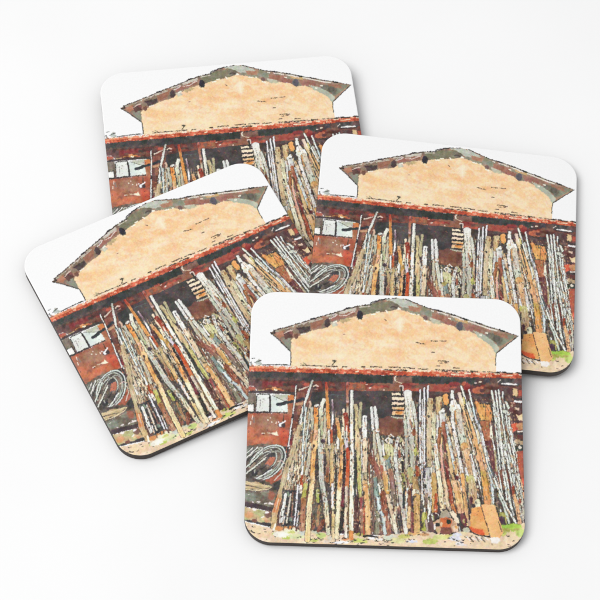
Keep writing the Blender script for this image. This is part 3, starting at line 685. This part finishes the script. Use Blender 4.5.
# forked white pole
P([(371.4, 407.5), (372, 418), (373, 431)], 2.7, (238, 238, 234), outline=1); P([(374, 431), (374.6, 455)], 3, (206, 196, 176), outline=.8)
P([(375, 407.3), (376, 420), (377.4, 432)], (3.2, 4), (242, 242, 236), outline=1)
P([(377.4, 434), (379.6, 446), (382, 458), (385, 473)], (3.6, 4), [(0, (232, 236, 222)), (.6, (224, 226, 210)), (1, (216, 210, 196))], outline=.8)
P([(370, 457), (377, 470), (381, 484)], 5, [(0, (150, 96, 84)), (.5, (160, 96, 82)), (1, (134, 120, 102))], outline=.6, fray=1.1)
P([(381, 466), (383.5, 480)], 3, (176, 98, 80), outline=.2)
P([(384.5, 472), (386, 486), (387.4, 494)], (5, 4.4), [(0, (214, 172, 126)), (.7, (208, 162, 92)), (1, (206, 156, 84))], outline=.7); blob(388, 490.6, 1, .9, CREAM)
P([(387, 495), (390, 507), (393, 517), (396, 533)], (3.4, 3.4), [(0, (244, 218, 184)), (.6, (240, 218, 190)), (1, (240, 236, 222))])
P([(382.6, 492), (384.4, 508), (388, 534)], (5, 6.5), [(0, (148, 88, 68)), (.5, (164, 98, 76)), (1, (170, 116, 96))], outline=.4, fray=1.2, var=18)
P([(374.5, 478), (376.5, 494), (378.5, 500)], 4, (146, 162, 156), outline=.8); P([(378, 484), (380.4, 493)], 1.7, (246, 246, 240), outline=.5)
P([(378, 497), (379.4, 510), (382.5, 515), (385, 534)], (3.4, 3), [(0, (206, 220, 222)), (1, (214, 224, 224))], outline=.8)
P([(372, 472), (372.4, 500), (374, 530)], 2, (120, 96, 88), outline=.6); P([(377.6, 514), (376.6, 534)], 4, (158, 154, 132), outline=.7, fray=1); blob(378.5, 520, 1.4, 2, (232, 216, 206))
# grey green cluster
poly([(384, 444), (389, 440), (395, 446), (394, 456), (388, 457), (384, 452)], (206, 200, 150), fray=1); poly([(384, 440), (388, 437), (394, 440), (393, 444), (386, 444)], (232, 232, 226), fray=1, line=.6)
blob(388, 441, 1.1, 1.8, DK); blob(399, 440, 3, 4, (210, 204, 156)); stroke([(388, 436.5), (391, 434.5), (394, 437.5)], .9, WHITE); blob(407.4, 444, 2.2, 3, (84, 64, 62)); blob(394, 446, 1.7, 2, (98, 66, 56))
P([(382.5, 441), (384, 458)], 1.6, WHITE, outline=.8); P([(387, 459), (389, 470)], 5, (152, 168, 168), outline=.5, fray=1); blob(386, 457.4, 3, 2.4, (174, 164, 96))
P([(390, 470), (391.6, 480), (393.6, 495), (394.6, 504)], (5, 4.4), [(0, (206, 160, 130)), (.35, (150, 104, 100)), (.7, (128, 110, 96)), (1, (134, 122, 104))], outline=.7)
P([(398, 438), (395.4, 450), (395.4, 461), (398, 480), (401, 500), (403.5, 515), (406, 533)], (3, 4), [(0, (232, 232, 226)), (.3, (216, 218, 212)), (.6, (206, 202, 192)), (.8, (214, 206, 196)), (1, (238, 234, 222))], outline=.8)
P([(399.6, 455), (400.2, 463)], 2.6, WHITE, outline=.4); P([(399, 451), (399.6, 458)], 2.4, (162, 100, 76), outline=.2); P([(402.5, 462), (403, 472)], 3, (62, 60, 62), outline=0); P([(403, 474), (404, 490)], 3, (178, 174, 96), outline=.5, fray=1.2)
P([(404.4, 482), (403.4, 508)], 2.4, (54, 58, 62), outline=0); P([(407, 488), (406.6, 505)], 1.3, (232, 244, 246), outline=.6)
P([(398.4, 508), (400.5, 528)], 3.8, [(0, (160, 116, 104)), (.4, (70, 66, 76)), (1, (74, 70, 66))], outline=.3, fray=1.1)
# centre right
P([(405, 420), (406.6, 440), (406, 470)], 3, [(0, (200, 200, 184)), (.5, (184, 190, 180)), (1, (198, 186, 160))], fray=1)
P([(407.5, 392), (408.5, 402), (410, 420), (411.4, 440)], (8, 5), [(0, (244, 242, 234)), (.4, (240, 238, 226)), (1, (220, 214, 204))], outline=.7)
P([(412.6, 402), (415, 416), (417, 432)], 3, [(0, (240, 240, 230)), (1, (226, 222, 214))]); P([(410, 420), (412, 428)], 2, (168, 120, 100), outline=.3); blob(414, 433, 2.4, 3.4, (142, 78, 54)); blob(409, 446, 2, 2, (200, 190, 170))
P([(411, 440), (413, 470)], 5, (204, 202, 186), outline=.5, fray=1); blob(416, 452, 2.3, 4.4, (190, 188, 96)); P([(417, 432), (418.6, 452)], 3, (216, 190, 162), outline=.5)
P([(416.5, 466), (417.6, 476)], 3.4, (164, 84, 58), outline=.2); P([(410, 468), (411, 482)], 5, (186, 182, 134), outline=.3, fray=1.4); P([(415, 478), (415.6, 490)], 6, (184, 148, 100), outline=.3, fray=1)
P([(409.2, 490), (409.6, 509)], 3.4, (158, 108, 84), outline=.7); P([(409, 507), (408.4, 528)], 3, (236, 198, 150), outline=.7)
P([(411.6, 487), (412, 515)], 1.8, (74, 58, 72), outline=0); P([(412.4, 512), (412.4, 532)], 3.2, (150, 92, 92), outline=.2)
P([(415.2, 490.5), (415.4, 495.6)], 7, (240, 232, 208), outline=.6); P([(416.4, 495), (416.8, 531)], (6.4, 6), [(0, (208, 166, 108)), (.6, (212, 172, 112)), (1, (222, 180, 116))], outline=.7)
P([(422.8, 486), (424.5, 512)], 1.8, WHITE, outline=.8)
for (pts, w_) in (([(420.2, 390), (419.8, 430), (420.6, 470)], 1.7), ([(424.4, 388), (424.2, 430), (424.4, 468)], 1.9), ([(428.1, 386), (427.8, 403)], 1.7), ([(422.4, 400), (422.2, 440), (421.8, 500)], 1.3)):
    P(pts, w_, (238, 236, 238), outline=1, dash=(.2, .9))
P([(425.9, 390), (426, 470)], .9, (56, 52, 60), outline=0); P([(418, 400), (418.3, 450)], 1.6, (62, 62, 66), outline=0)
poly([(422.8, 468), (431, 467), (431.4, 490), (430, 498), (423.5, 494)], (208, 202, 202), fray=.6, line=.8); P([(424.4, 469), (424.4, 478)], 1.9, (70, 62, 74), outline=0, fray=1.2); blob(425, 486.5, 1.6, 2, DK)
P([(426, 494), (426, 507)], 3.6, (148, 122, 114), outline=.6); P([(424.4, 513), (423.8, 530)], 4.6, (178, 178, 88), outline=.7, fray=.9)
P([(431, 466), (431.3, 500), (429, 515)], 1.8, (240, 238, 230)); P([(428.5, 500), (428, 522)], 1.6, WHITE, outline=.7); P([(426, 520), (427, 531)], 1.8, (196, 176, 160), outline=.4)
P([(430.5, 399.5), (429.4, 420), (429, 440), (429.5, 466)], (6, 4.6), [(0, (218, 196, 154)), (.5, (216, 196, 166)), (.8, (222, 190, 150)), (1, (206, 186, 150))])
blob(428.5, 416.7, 1.2, 1.7, DK, var=4); blob(431.8, 402.6, 1.4, 1.8, (176, 134, 84))
P([(439.5, 398.5), (438.6, 410), (436, 416)], (7, 4), [(0, (222, 204, 160)), (.5, (196, 162, 112)), (1, (204, 176, 126))], outline=.7)
P([(434, 413), (433.6, 430), (433.4, 446), (434, 455)], (3.6, 4.2), [(0, (232, 228, 196)), (1, (220, 218, 180))], outline=.6); blob(432.4, 437.4, 1.1, 1.4, DK, var=4)
P([(437.5, 416), (438, 426), (436.6, 440)], 2.4, (228, 226, 222), outline=.8)
poly([(442.4, 395), (448.6, 394.4), (449.4, 404), (447, 406), (443, 404)], (238, 168, 98), fray=.7, line=.5)
P([(442, 412), (442.5, 428)], 6, (212, 212, 208), outline=.7); stroke([(440.8, 410), (443, 407), (446, 409), (445.4, 413), (442, 413.5)], .9, DK); blob(443.2, 410.4, 1.8, 1.8, WHITE)
P([(440.6, 428), (438.6, 444), (438, 452)], 3.4, (176, 112, 78), outline=.4); P([(443.4, 423), (444.6, 440), (446, 452)], (4, 3.6), [(0, (176, 106, 74)), (.5, (160, 92, 78)), (1, (112, 56, 60))], outline=.4)
P([(442, 436), (441, 450)], 1.6, (240, 206, 150), outline=.4)
P([(435.4, 444), (436.4, 460), (438.2, 473), (440, 488), (441.6, 508)], (3.6, 4.8), [(0, (240, 238, 232)), (.4, (250, 246, 224)), (1, (246, 222, 178))], outline=1)
P([(433.5, 474), (434, 486), (434.6, 497)], 5.4, (206, 168, 104), outline=.6); P([(433, 496), (433, 512)], 2.6, (210, 160, 90), outline=.5); P([(435.8, 494), (435.9, 512)], 3.2, (200, 98, 62), outline=.4)
P([(441, 445), (441.6, 460), (443, 476), (446, 490), (447, 502), (450, 513)], (2.2, 3.6), [(0, (240, 190, 180)), (.4, (238, 176, 160)), (.5, (246, 216, 180)), (1, (248, 228, 196))], outline=.9)
P([(444, 455), (446.4, 466), (448, 480)], 3, [(0, (170, 140, 110)), (.5, (128, 52, 56)), (1, (120, 56, 54))], outline=.3)
P([(448, 480), (450.4, 492), (451.6, 503)], 3.8, (170, 84, 62), outline=.7); P([(452.4, 504), (454.4, 514)], 3.6, (214, 132, 84), outline=.5)
P([(447, 444), (449, 455), (452, 475), (454.6, 490)], (3, 3.8), [(0, (240, 200, 140)), (.4, (232, 198, 146)), (1, (240, 200, 150))], outline=.8)
P([(446.5, 425), (449, 440), (452, 455), (455, 470)], 2.4, (206, 216, 216), outline=.9); blob(449.6, 435, 1.7, 2, DK, var=4); stroke([(450, 434), (453.5, 437)], .8, DK)
blob(457, 478, 1.9, 2.6, (104, 52, 60), fray=1); P([(455, 462), (456, 474)], 2.6, (204, 162, 104), outline=.3)
P([(455.6, 482), (458.5, 497), (461, 512)], (7, 7.4), [(0, (244, 198, 160)), (.5, (248, 198, 132)), (1, (246, 196, 152))], outline=.7)
for (a, b_) in ((456.5, 505), (459.5, 503), (463, 506), (461, 508)):
    stroke([(a, b_), (a + .6, b_ + 5)], .6, (150, 104, 80), seed=3)
# white pole with the broad head
P([(452.4, 391.4), (452.4, 400), (453, 408), (452.4, 420), (455.5, 438), (458, 450), (460.6, 466), (462, 475)], (3.2, 3), [(0, (246, 246, 238)), (.5, (244, 238, 234)), (1, (238, 238, 234))], outline=1)
poly([(450.6, 400), (455, 400), (461.5, 407.5), (462, 415), (457, 417), (449, 410)], (240, 240, 228), fray=.6, line=.6)
P([(462.2, 474), (463.4, 490), (465.5, 505)], (3.4, 3), [(0, (238, 176, 110)), (.6, (240, 176, 112)), (1, (246, 210, 160))], outline=.8)
P([(457.6, 411), (459.6, 424), (462, 437), (464, 445)], (6.4, 7), [(0, (222, 212, 186)), (.4, (220, 206, 196)), (.8, (206, 212, 194)), (1, (210, 206, 180))], outline=.9)
P([(455, 411), (456.6, 425)], 1.5, (206, 150, 96), outline=.3)
P([(463.8, 444), (464.6, 450)], 6.6, (222, 172, 112), outline=.4); P([(466, 450), (468.6, 464), (471, 478)], (5.6, 5), [(0, (242, 206, 166)), (.3, (240, 186, 140)), (1, (222, 190, 150))], outline=.7)
P([(470.4, 455), (473, 465), (475.4, 480)], (2.6, 3), (236, 234, 230), outline=.5); P([(465.6, 468), (469, 482)], 2.2, (238, 236, 240), outline=.6)
P([(470.4, 477), (472.6, 490), (473.4, 502)], (7.4, 8), [(0, (206, 200, 136)), (.5, (216, 186, 152)), (1, (222, 178, 132))], outline=.6, fray=1); blob(467, 478, 1.3, 3, (186, 178, 90))
P([(463.6, 488), (465, 500), (467.5, 525)], (3, 3.6), [(0, (222, 168, 110)), (.5, (228, 178, 120)), (1, (240, 206, 150))], outline=.8)
blob(471, 500, 1.8, 4, (110, 70, 76), fray=1); blob(476.5, 501, 2.6, 2.4, (204, 150, 120), fray=1)
# long peach board
P([(459.4, 393.4), (461.4, 402), (465.4, 412), (470, 425), (474.8, 440), (478.4, 455), (481.6, 468), (484.6, 480), (487.4, 504)], (3.6, 6.6),
  [(0, (236, 206, 190)), (.1, (246, 224, 190)), (.14, (246, 198, 142)), (.5, (246, 192, 136)), (.66, (246, 188, 146)), (.74, (206, 176, 96)), (.82, (236, 170, 94)), (1, (226, 156, 100))], outline=.9)
stroke([(465, 408), (468, 420), (474, 442), (478, 462), (481, 478), (482.4, 500)], 1.2, (66, 64, 60), dash=(.3, .7), seed=4, fray=1)
P([(461.2, 386.3), (463.6, 393), (466, 401.5), (469.6, 413), (472.5, 421)], (1.6, 2), (242, 242, 232), outline=.9)
P([(463.5, 398), (465, 404)], 1.6, (206, 186, 120), outline=.2)
P([(474, 410), (479.5, 428), (484, 446), (487, 460), (491, 478), (493.8, 504)], (2, 2.8), [(0, (96, 88, 100)), (.15, (222, 222, 230)), (.4, (244, 244, 246)), (.5, (206, 220, 224)), (1, (226, 240, 244))], outline=1)
P([(478, 420), (482, 434), (486, 450), (490, 466)], 1.5, (232, 234, 236), outline=.9, dash=(.3, .7))
P([(469.2, 390), (470.6, 396), (472, 402.5), (474.6, 414), (477.6, 424)], (1.4, 1.8), [(0, (238, 240, 232)), (.6, (206, 226, 230)), (1, (226, 216, 232))], outline=.9, dash=(.25, .88))
P([(484.4, 448), (487, 462), (493.6, 477), (498, 489), (502.5, 499), (508, 510), (516, 523)], (2, 2), (238, 242, 234), outline=1)
P([(487, 468), (492, 482), (497, 492), (503, 504), (509, 523)], (1.2, 2.6), [(0, (206, 216, 214)), (1, (214, 224, 206))], outline=1)
P([(488, 462), (494, 478)], 1.1, (60, 68, 76), outline=0); P([(495.6, 490), (497, 510), (500, 520)], 5, (84, 76, 70), outline=0, fray=1.3, var=16)
blob(497.2, 502.6, 1.6, 1.4, (184, 160, 136)); blob(500.4, 510.4, .9, 1.4, (226, 226, 232)); poly([(498.5, 512), (504.4, 512), (504.6, 516.5), (499, 516.6)], (158, 150, 78), fray=.8); blob(501, 520, 3, 3.6, (88, 60, 76)); P([(505, 515), (506, 523)], 1.4, (190, 186, 110), outline=.3)
# pin
P([(490.4, 423), (490.8, 427)], 1.1, (230, 216, 200), outline=.5); P([(491, 426), (491.5, 438)], (1.8, 3), (248, 244, 220), outline=.6); P([(492.8, 439), (495, 452), (497.2, 470)], (1.7, 1.5), (240, 242, 236), outline=.8)
# bundle of pale rods
for (pts, w_) in (([(491.6, 391), (494, 402), (496, 415), (498.8, 432), (501, 450), (503.4, 472), (507, 500)], 2.0), ([(496, 391), (497.6, 405), (499, 420), (501, 440), (503, 462), (507, 480), (511, 510)], 1.8), ([(498.6, 390), (501, 404), (503.4, 420), (506, 440), (510, 462)], 1.7),
                  ([(503, 392), (504, 405), (507.6, 425), (511, 440), (514, 456), (516.6, 474)], 1.6), ([(493.6, 408), (496, 425), (498, 446), (500, 470)], 1.5), ([(500.4, 404), (502, 416), (505, 436), (507.6, 452)], 1.5),
                  ([(503.8, 445), (508, 462), (512, 485), (514.5, 512)], 1.9), ([(506, 402), (509, 409)], 2.6), ([(504, 411), (509, 415)], 3.6), ([(509, 418), (510, 428), (512.5, 440), (515, 452)], 1.6), ([(513, 450), (515.2, 459)], 1.5),
                  ([(508.6, 444), (511, 455), (513, 463)], 2), ([(514, 464), (517, 476), (522, 492)], 1.4), ([(517, 466), (519.5, 480)], 1.5), ([(512, 470), (514, 482), (513, 500)], 1.4), ([(516, 470), (513, 484)], 1.1), ([(519, 484), (522.5, 500)], 1.3), ([(520, 486), (515, 500)], 1.1), ([(498.6, 470), (500, 480), (502, 494)], 1.2), ([(508, 490), (510.4, 505), (514, 515)], 2)):
    P(pts, w_, (232, 236, 228), outline=1, ocol=(60, 58, 60), fray=.8)
P([(494.8, 450), (496.6, 472)], 1.5, (176, 160, 116), outline=0); P([(504, 395), (504.6, 404)], 1.5, (54, 54, 58), outline=0); stroke([(499.8, 398), (500.6, 401)], 1.3, (226, 236, 240))
P([(513, 486), (513.4, 496)], 2.6, (160, 74, 48), outline=.2); P([(514, 495), (516.6, 505), (519.4, 523)], (3.2, 4), [(0, (238, 182, 132)), (1, (232, 186, 142))], outline=.9); blob(519.4, 513.6, 1.2, 1.2, (150, 100, 76)); blob(519.6, 501, 1.6, 2.6, (134, 66, 52), fray=1)
P([(522, 495), (523, 522)], 1.5, (222, 216, 196), outline=.6); P([(511.5, 500), (514.4, 512), (517, 522)], 1.6, (58, 56, 58), outline=0)
# pots and terracotta slabs at the foot
P([(477, 500), (478, 507)], 5, (244, 240, 206), outline=.4)
poly([(471.5, 507.5), (480.6, 506.5), (489.6, 534.6), (482, 535), (471.5, 531), (469, 527)], (238, 164, 90), fray=.4, var=9, var2=8, col2=(236, 176, 104), seed=4)
poly([(468.5, 526), (474, 528), (482, 529), (484, 534.6), (477, 534), (471, 531)], (228, 92, 52), fray=1, soft=1.2)
poly([(480.6, 504), (494.4, 505), (499.5, 521), (503, 532), (499.5, 537.4), (490.5, 536.5), (485, 520)], (246, 190, 126), fray=.35, var=7, var2=7)
stroke([(480.6, 505), (484.4, 518), (488.6, 532), (492.4, 546)], .8, (74, 60, 52), dash=(.5, .8), seed=2)
stroke([(469, 530), (474, 533.5), (482, 535.6), (489, 536)], 1, (56, 50, 48)); stroke([(498, 521), (501.6, 531.6)], .7, (90, 76, 60))
poly([(489.6, 537.4), (498, 537), (496, 543), (491.6, 543)], (248, 240, 232), fray=.8)
poly([(432, 522), (440, 517), (447, 514), (456, 520), (459, 530), (450, 534), (436, 533)], (206, 166, 130), fray=.6, line=.7, lw=.6)
poly([(438.5, 517), (441, 511), (446, 509), (451, 511.5), (453, 517), (446, 519)], (176, 164, 142), fray=.7, line=.6)
poly([(448, 511), (453, 510), (458, 517), (460, 524), (455, 522)], (244, 226, 196), fray=.6, line=.6)
poly([(439.6, 518.4), (446, 516.8), (452, 520), (450, 528), (440, 528)], (214, 112, 62), fray=.6, var=12)
poly([(441, 527), (451, 527), (452, 532.4), (446, 534.2), (440, 533)], (130, 76, 64), fray=.6); poly([(427.5, 523), (432, 520), (434.6, 526), (434.4, 532), (428, 531)], (112, 78, 78), fray=.8)
poly([(451.6, 526), (457, 524), (458, 531), (453.6, 532)], (232, 200, 172), fray=.6); blob(446, 518.6, 2.6, 1, (176, 92, 62)); blob(441, 524, 1.4, 2.4, (226, 196, 160)); blob(455.6, 527, 1.2, 1.8, (228, 160, 90)); blob(437.6, 530, 2.4, 1.8, (196, 170, 116))
blob(448.6, 521.6, 2.5, 2.5, (36, 48, 38), fray=.5, var=4); blob(437.2, 524.5, 2.5, 2, (44, 44, 44), fray=.5, var=4); blob(434.6, 526.4, 1.2, 3, (240, 236, 228))
poly([(459.5, 514), (463, 513), (467.4, 519), (466, 526), (461, 524)], (124, 66, 72), fray=.9, line=.4); blob(463.5, 521, 1.4, 2, (186, 176, 116)); poly([(456, 512), (459.5, 515), (460, 520), (456.5, 517)], (58, 56, 58), fray=.8); blob(469, 523, 1.3, 3.4, (206, 176, 150))
stroke([(459.4, 526), (460, 531)], 1.5, WHITE); blob(466, 529.5, 3.5, 2.6, (206, 204, 180)); stroke([(459, 520), (460.6, 531)], 1, (60, 64, 66))

# --- weathered grain running along the leaning poles -----------------------
lean = np.clip((gx - 352) * .0026, -.27, .26)
ug = gx - lean * (gy - 450)
msk = np.clip(.5 - poly_sd([(300, 403), (330, 408), (360, 420), (400, 440), (405, 400), (470, 398), (514, 396), (522, 470), (522, 520), (505, 520), (490, 502), (470, 504), (455, 508), (430, 512),
                            (425, 529), (330, 530), (272, 524), (286, 462)], (slice(0, CH), slice(0, CW))) / 3, 0, 1)[..., None]
g1 = vnoise(ug, gy, 80, .9, .06)[..., None] - .5
g2 = vnoise(ug, gy, 81, .45, .12)[..., None] - .5
cv = np.clip(cv + msk * (g1 * 34 + g2 * 26 + np.array([5, 6, 4])), 34, 250)
for sd_, thr, col_, al in ((82, .88, (248, 240, 222), .75), (83, .81, (54, 50, 48), .8), (84, .83, (226, 166, 118), .6), (85, .88, (170, 164, 104), .6), (86, .84, (132, 84, 66), .7), (87, .86, (236, 206, 166), .7)):
    g = vnoise(ug + sd_ * 13.7, gy, sd_, 1.0, .3)
    cv = cv * (1 - msk * (np.clip((g - thr) * 14, 0, 1) * al)[..., None]) + np.array(col_) * msk * (np.clip((g - thr) * 14, 0, 1) * al)[..., None]
# flecks of bare paper and pen dots over the rest of the shed
m2 = ((gy > 367 + (gx - 263) * .026) & (gy < 520))[..., None] * (1 - msk)
for sd_, thr, col_, al in ((90, .965, (240, 226, 210), .6), (91, .90, (84, 60, 56), .5)):
    g = vnoise(gx, gy, sd_, .8, .9)
    k_ = m2 * (np.clip((g - thr) * 22, 0, 1) * al)[..., None]
    cv = cv * (1 - k_) + np.array(col_) * k_
# pigment is a little greyer than straight from the tube
lum_ = cv @ np.array([.3, .59, .11])
sat_ = np.clip((gy - 362) / 8, 0, 1) * .05 * (1 - msk[..., 0]) + .02
cv = cv * (1 - sat_[..., None]) + lum_[..., None] * sat_[..., None]

# --- warp everything a little (ink bleeding into paper), add grain ---------
dx = (vnoise(gx, gy, 60, .8) - .5) * .35 + (vnoise(gx, gy, 61, .25) - .5) * .5 + (vnoise(gx, gy, 71, 1.6) - .5) * .5
dy = (vnoise(gx, gy, 62, .8) - .5) * .35 + (vnoise(gx, gy, 63, .25) - .5) * .5 + (vnoise(gx, gy, 72, 1.6) - .5) * .7
jj = np.clip(((gx + dx - X0) * S).astype(int), 0, CW - 1)
ii = np.clip(((gy + dy - Y0) * S).astype(int), 0, CH - 1)
cv = cv[ii, jj]
dark = np.clip((246 - cv.mean(-1)) / 30, 0, 1)[..., None]
cv = cv + dark * ((vnoise(gx, gy, 64, 1.3)[..., None] - .5) * 16 + (np.stack([vnoise(gx, gy, 65 + q, .6) for q in range(3)], -1) - .5) * 14)
cv = np.clip(cv, 30, 249)


def sample(px, py):
    u = np.clip((px - X0) * S - .5, 0, CW - 1.001); v = np.clip((py - Y0) * S - .5, 0, CH - 1.001)
    i, j = v.astype(int), u.astype(int)
    fu, fv = (u - j)[..., None], (v - i)[..., None]
    return (cv[i, j] * (1 - fu) + cv[i, j + 1] * fu) * (1 - fv) + (cv[i + 1, j] * (1 - fu) + cv[i + 1, j + 1] * fu) * fv


# coaster plane -> canvas (perspective of the sketch the strokes were laid out in)
H = np.array([[0.0003615608386948681, 2.3827547247673745e-06, -0.140310152332846],
              [1.2255670243257935e-05, -0.0003991007791387316, 0.16205303955580974],
              [-9.43248709612839e-06, 0.00017845666976205337, 0.9767556252327144]])
HI = np.linalg.inv(H)

# ------------------------------------------------------------------ meshes
HW, R = .0475, .0093          # half width and corner radius
TH, FILM = .0033, .00022      # board thickness, printed film thickness


def half_width(v):
    k = np.abs(v) - (HW - R)
    return np.where(k > 0, HW - R + np.sqrt(np.maximum(R * R - k * k, 0)), HW)


def make_face():
    n = 560
    # rows get finer towards the rounded ends
    arc = HW - R + R * np.sin(np.linspace(0, math.pi / 2, 80))
    mid = np.linspace(-(HW - R), HW - R, n - 160 + 2)[1:-1]
    rows = np.concatenate([-arc[::-1], mid, arc])
    nr = len(rows)
    u = np.linspace(-1, 1, n)
    hw = half_width(rows)
    XX = u[None, :] * hw[:, None]
    YY = np.repeat(rows[:, None], n, 1)
    # soft rolled edge of the film
    edge = np.minimum(HW - np.abs(XX), HW - np.abs(YY))
    cx = np.maximum(np.abs(XX) - (HW - R), 0); cy = np.maximum(np.abs(YY) - (HW - R), 0)
    edge = np.where((cx > 0) & (cy > 0), R - np.hypot(cx, cy), edge)
    ZZ = -np.clip(1 - edge / .00035, 0, 1) ** 2 * .00012
    co = np.stack([XX, YY, ZZ], -1).reshape(-1, 3)
    q = np.concatenate([co[:, :2], np.ones((len(co), 1))], 1) @ HI.T
    col = sample(q[:, 0] / q[:, 2], q[:, 1] / q[:, 2]) / 255
    idx = np.arange(nr * n).reshape(nr, n)
    f = np.stack([idx[:-1, :-1], idx[:-1, 1:], idx[1:, 1:], idx[1:, :-1]], -1).reshape(-1, 4)
    # skirt going down the film thickness
    loop = np.concatenate([idx[0, :], idx[1:, -1], idx[-1, -2::-1], idx[-2:0:-1, 0]])
    low = co[loop].copy(); low[:, 2] = -FILM
    k = len(loop)
    li = np.arange(k) + len(co)
    nx = (np.arange(k) + 1) % k
    sk = np.stack([loop, li, li[nx], loop[nx]], -1)
    co = np.concatenate([co, low]); col = np.concatenate([col, col[loop]])
    f = np.concatenate([f, sk])
    me = bpy.data.meshes.new('printed_face')
    me.vertices.add(len(co)); me.vertices.foreach_set('co', co.astype('f').ravel())
    me.loops.add(len(f) * 4); me.loops.foreach_set('vertex_index', f.astype('i').ravel())
    me.polygons.add(len(f))
    me.polygons.foreach_set('loop_start', (np.arange(len(f)) * 4).astype('i'))
    me.update(calc_edges=True)
    me.validate()
    lin = np.where(col <= .04045, col / 12.92, ((np.maximum(col, 0) + .055) / 1.055) ** 2.4)
    # print pigment reflectance: the palette above is as seen under full studio white
    lin = lin * .86
    ca = me.color_attributes.new('artwork', 'FLOAT_COLOR', 'POINT')
    ca.data.foreach_set('color', np.concatenate([lin, np.ones((len(lin), 1))], 1).astype('f').ravel())
    me.polygons.foreach_set('use_smooth', np.ones(len(f), bool))
    me.materials.append(m_print)
    return me


def outline(inset, seg=20):
    r = R - inset; c = HW - R
    return [(sx * c + r * math.cos(a), sy * c + r * math.sin(a)) for (sx, sy, a0) in ((1, 1, 0), (-1, 1, 90), (-1, -1, 180), (1, -1, 270))
            for a in [math.radians(a0 + 90 * i / seg) for i in range(seg + 1)]]


def make_board():
    bm = bmesh.new()
    prof = [(.00002, -FILM), (.00002, -TH + .0004), (.00012, -TH + .00015), (.0004, -TH)]
    rings = [[bm.verts.new((x_, y_, z)) for x_, y_ in outline(i)] for i, z in prof]
    m = len(rings[0])
    for a, b_ in zip(rings, rings[1:]):
        for i in range(m):
            bm.faces.new((a[i], b_[i], b_[(i + 1) % m], a[(i + 1) % m]))
    bm.faces.new(rings[0]); bm.faces.new(rings[-1][::-1])
    bmesh.ops.recalc_face_normals(bm, faces=bm.faces)
    me = bpy.data.meshes.new('board')
    bm.to_mesh(me); bm.free()
    me.materials.append(m_board)
    return me


face_me, board_me = make_face(), make_board()


def coaster(label, x_, y_, yaw, z, rx, ry):
    root = bpy.data.objects.new('coaster', None)
    COL.objects.link(root)
    root.empty_display_size = .02
    root['label'] = label; root['category'] = 'coaster'
    root['group'] = 'matching printed coasters piled together'
    M = Matrix.Translation((x_, y_, z)) @ Matrix.Rotation(yaw, 4, 'Z') @ Matrix.Rotation(ry, 4, 'Y') @ Matrix.Rotation(rx, 4, 'X')
    root.matrix_world = M
    for nm, me in (('board', board_me), ('printed_face', face_me)):
        o = bpy.data.objects.new(nm, me)
        COL.objects.link(o)
        o.parent = root
    return root


coaster('coaster at the back upper left, its lower half covered by the others', -.02537, .05361, .16557, .00428, .03777, -.00217)
coaster('most steeply turned coaster at the left, brown edge showing along its bottom', -.03810, -.00734, .51477, .00514, .00707, -.03543)
coaster('coaster at the right, partly covered by the front one at its lower left', .05136, .02058, -.03449, .00657, -.01621, .05635)
coaster('front coaster on top of the pile, its barn picture fully visible', .03145, -.05142, .02459, .00771, .09610, .00668)

# ------------------------------------------------------------------ tabletop
bm = bmesh.new()
bmesh.ops.create_grid(bm, x_segments=8, y_segments=8, size=3)
me = bpy.data.meshes.new('tabletop')
bm.to_mesh(me); bm.free()
me.materials.append(m_table)
o = bpy.data.objects.new('tabletop', me)
COL.objects.link(o)
o.location = (0, 0, 0)
o['kind'] = 'structure'
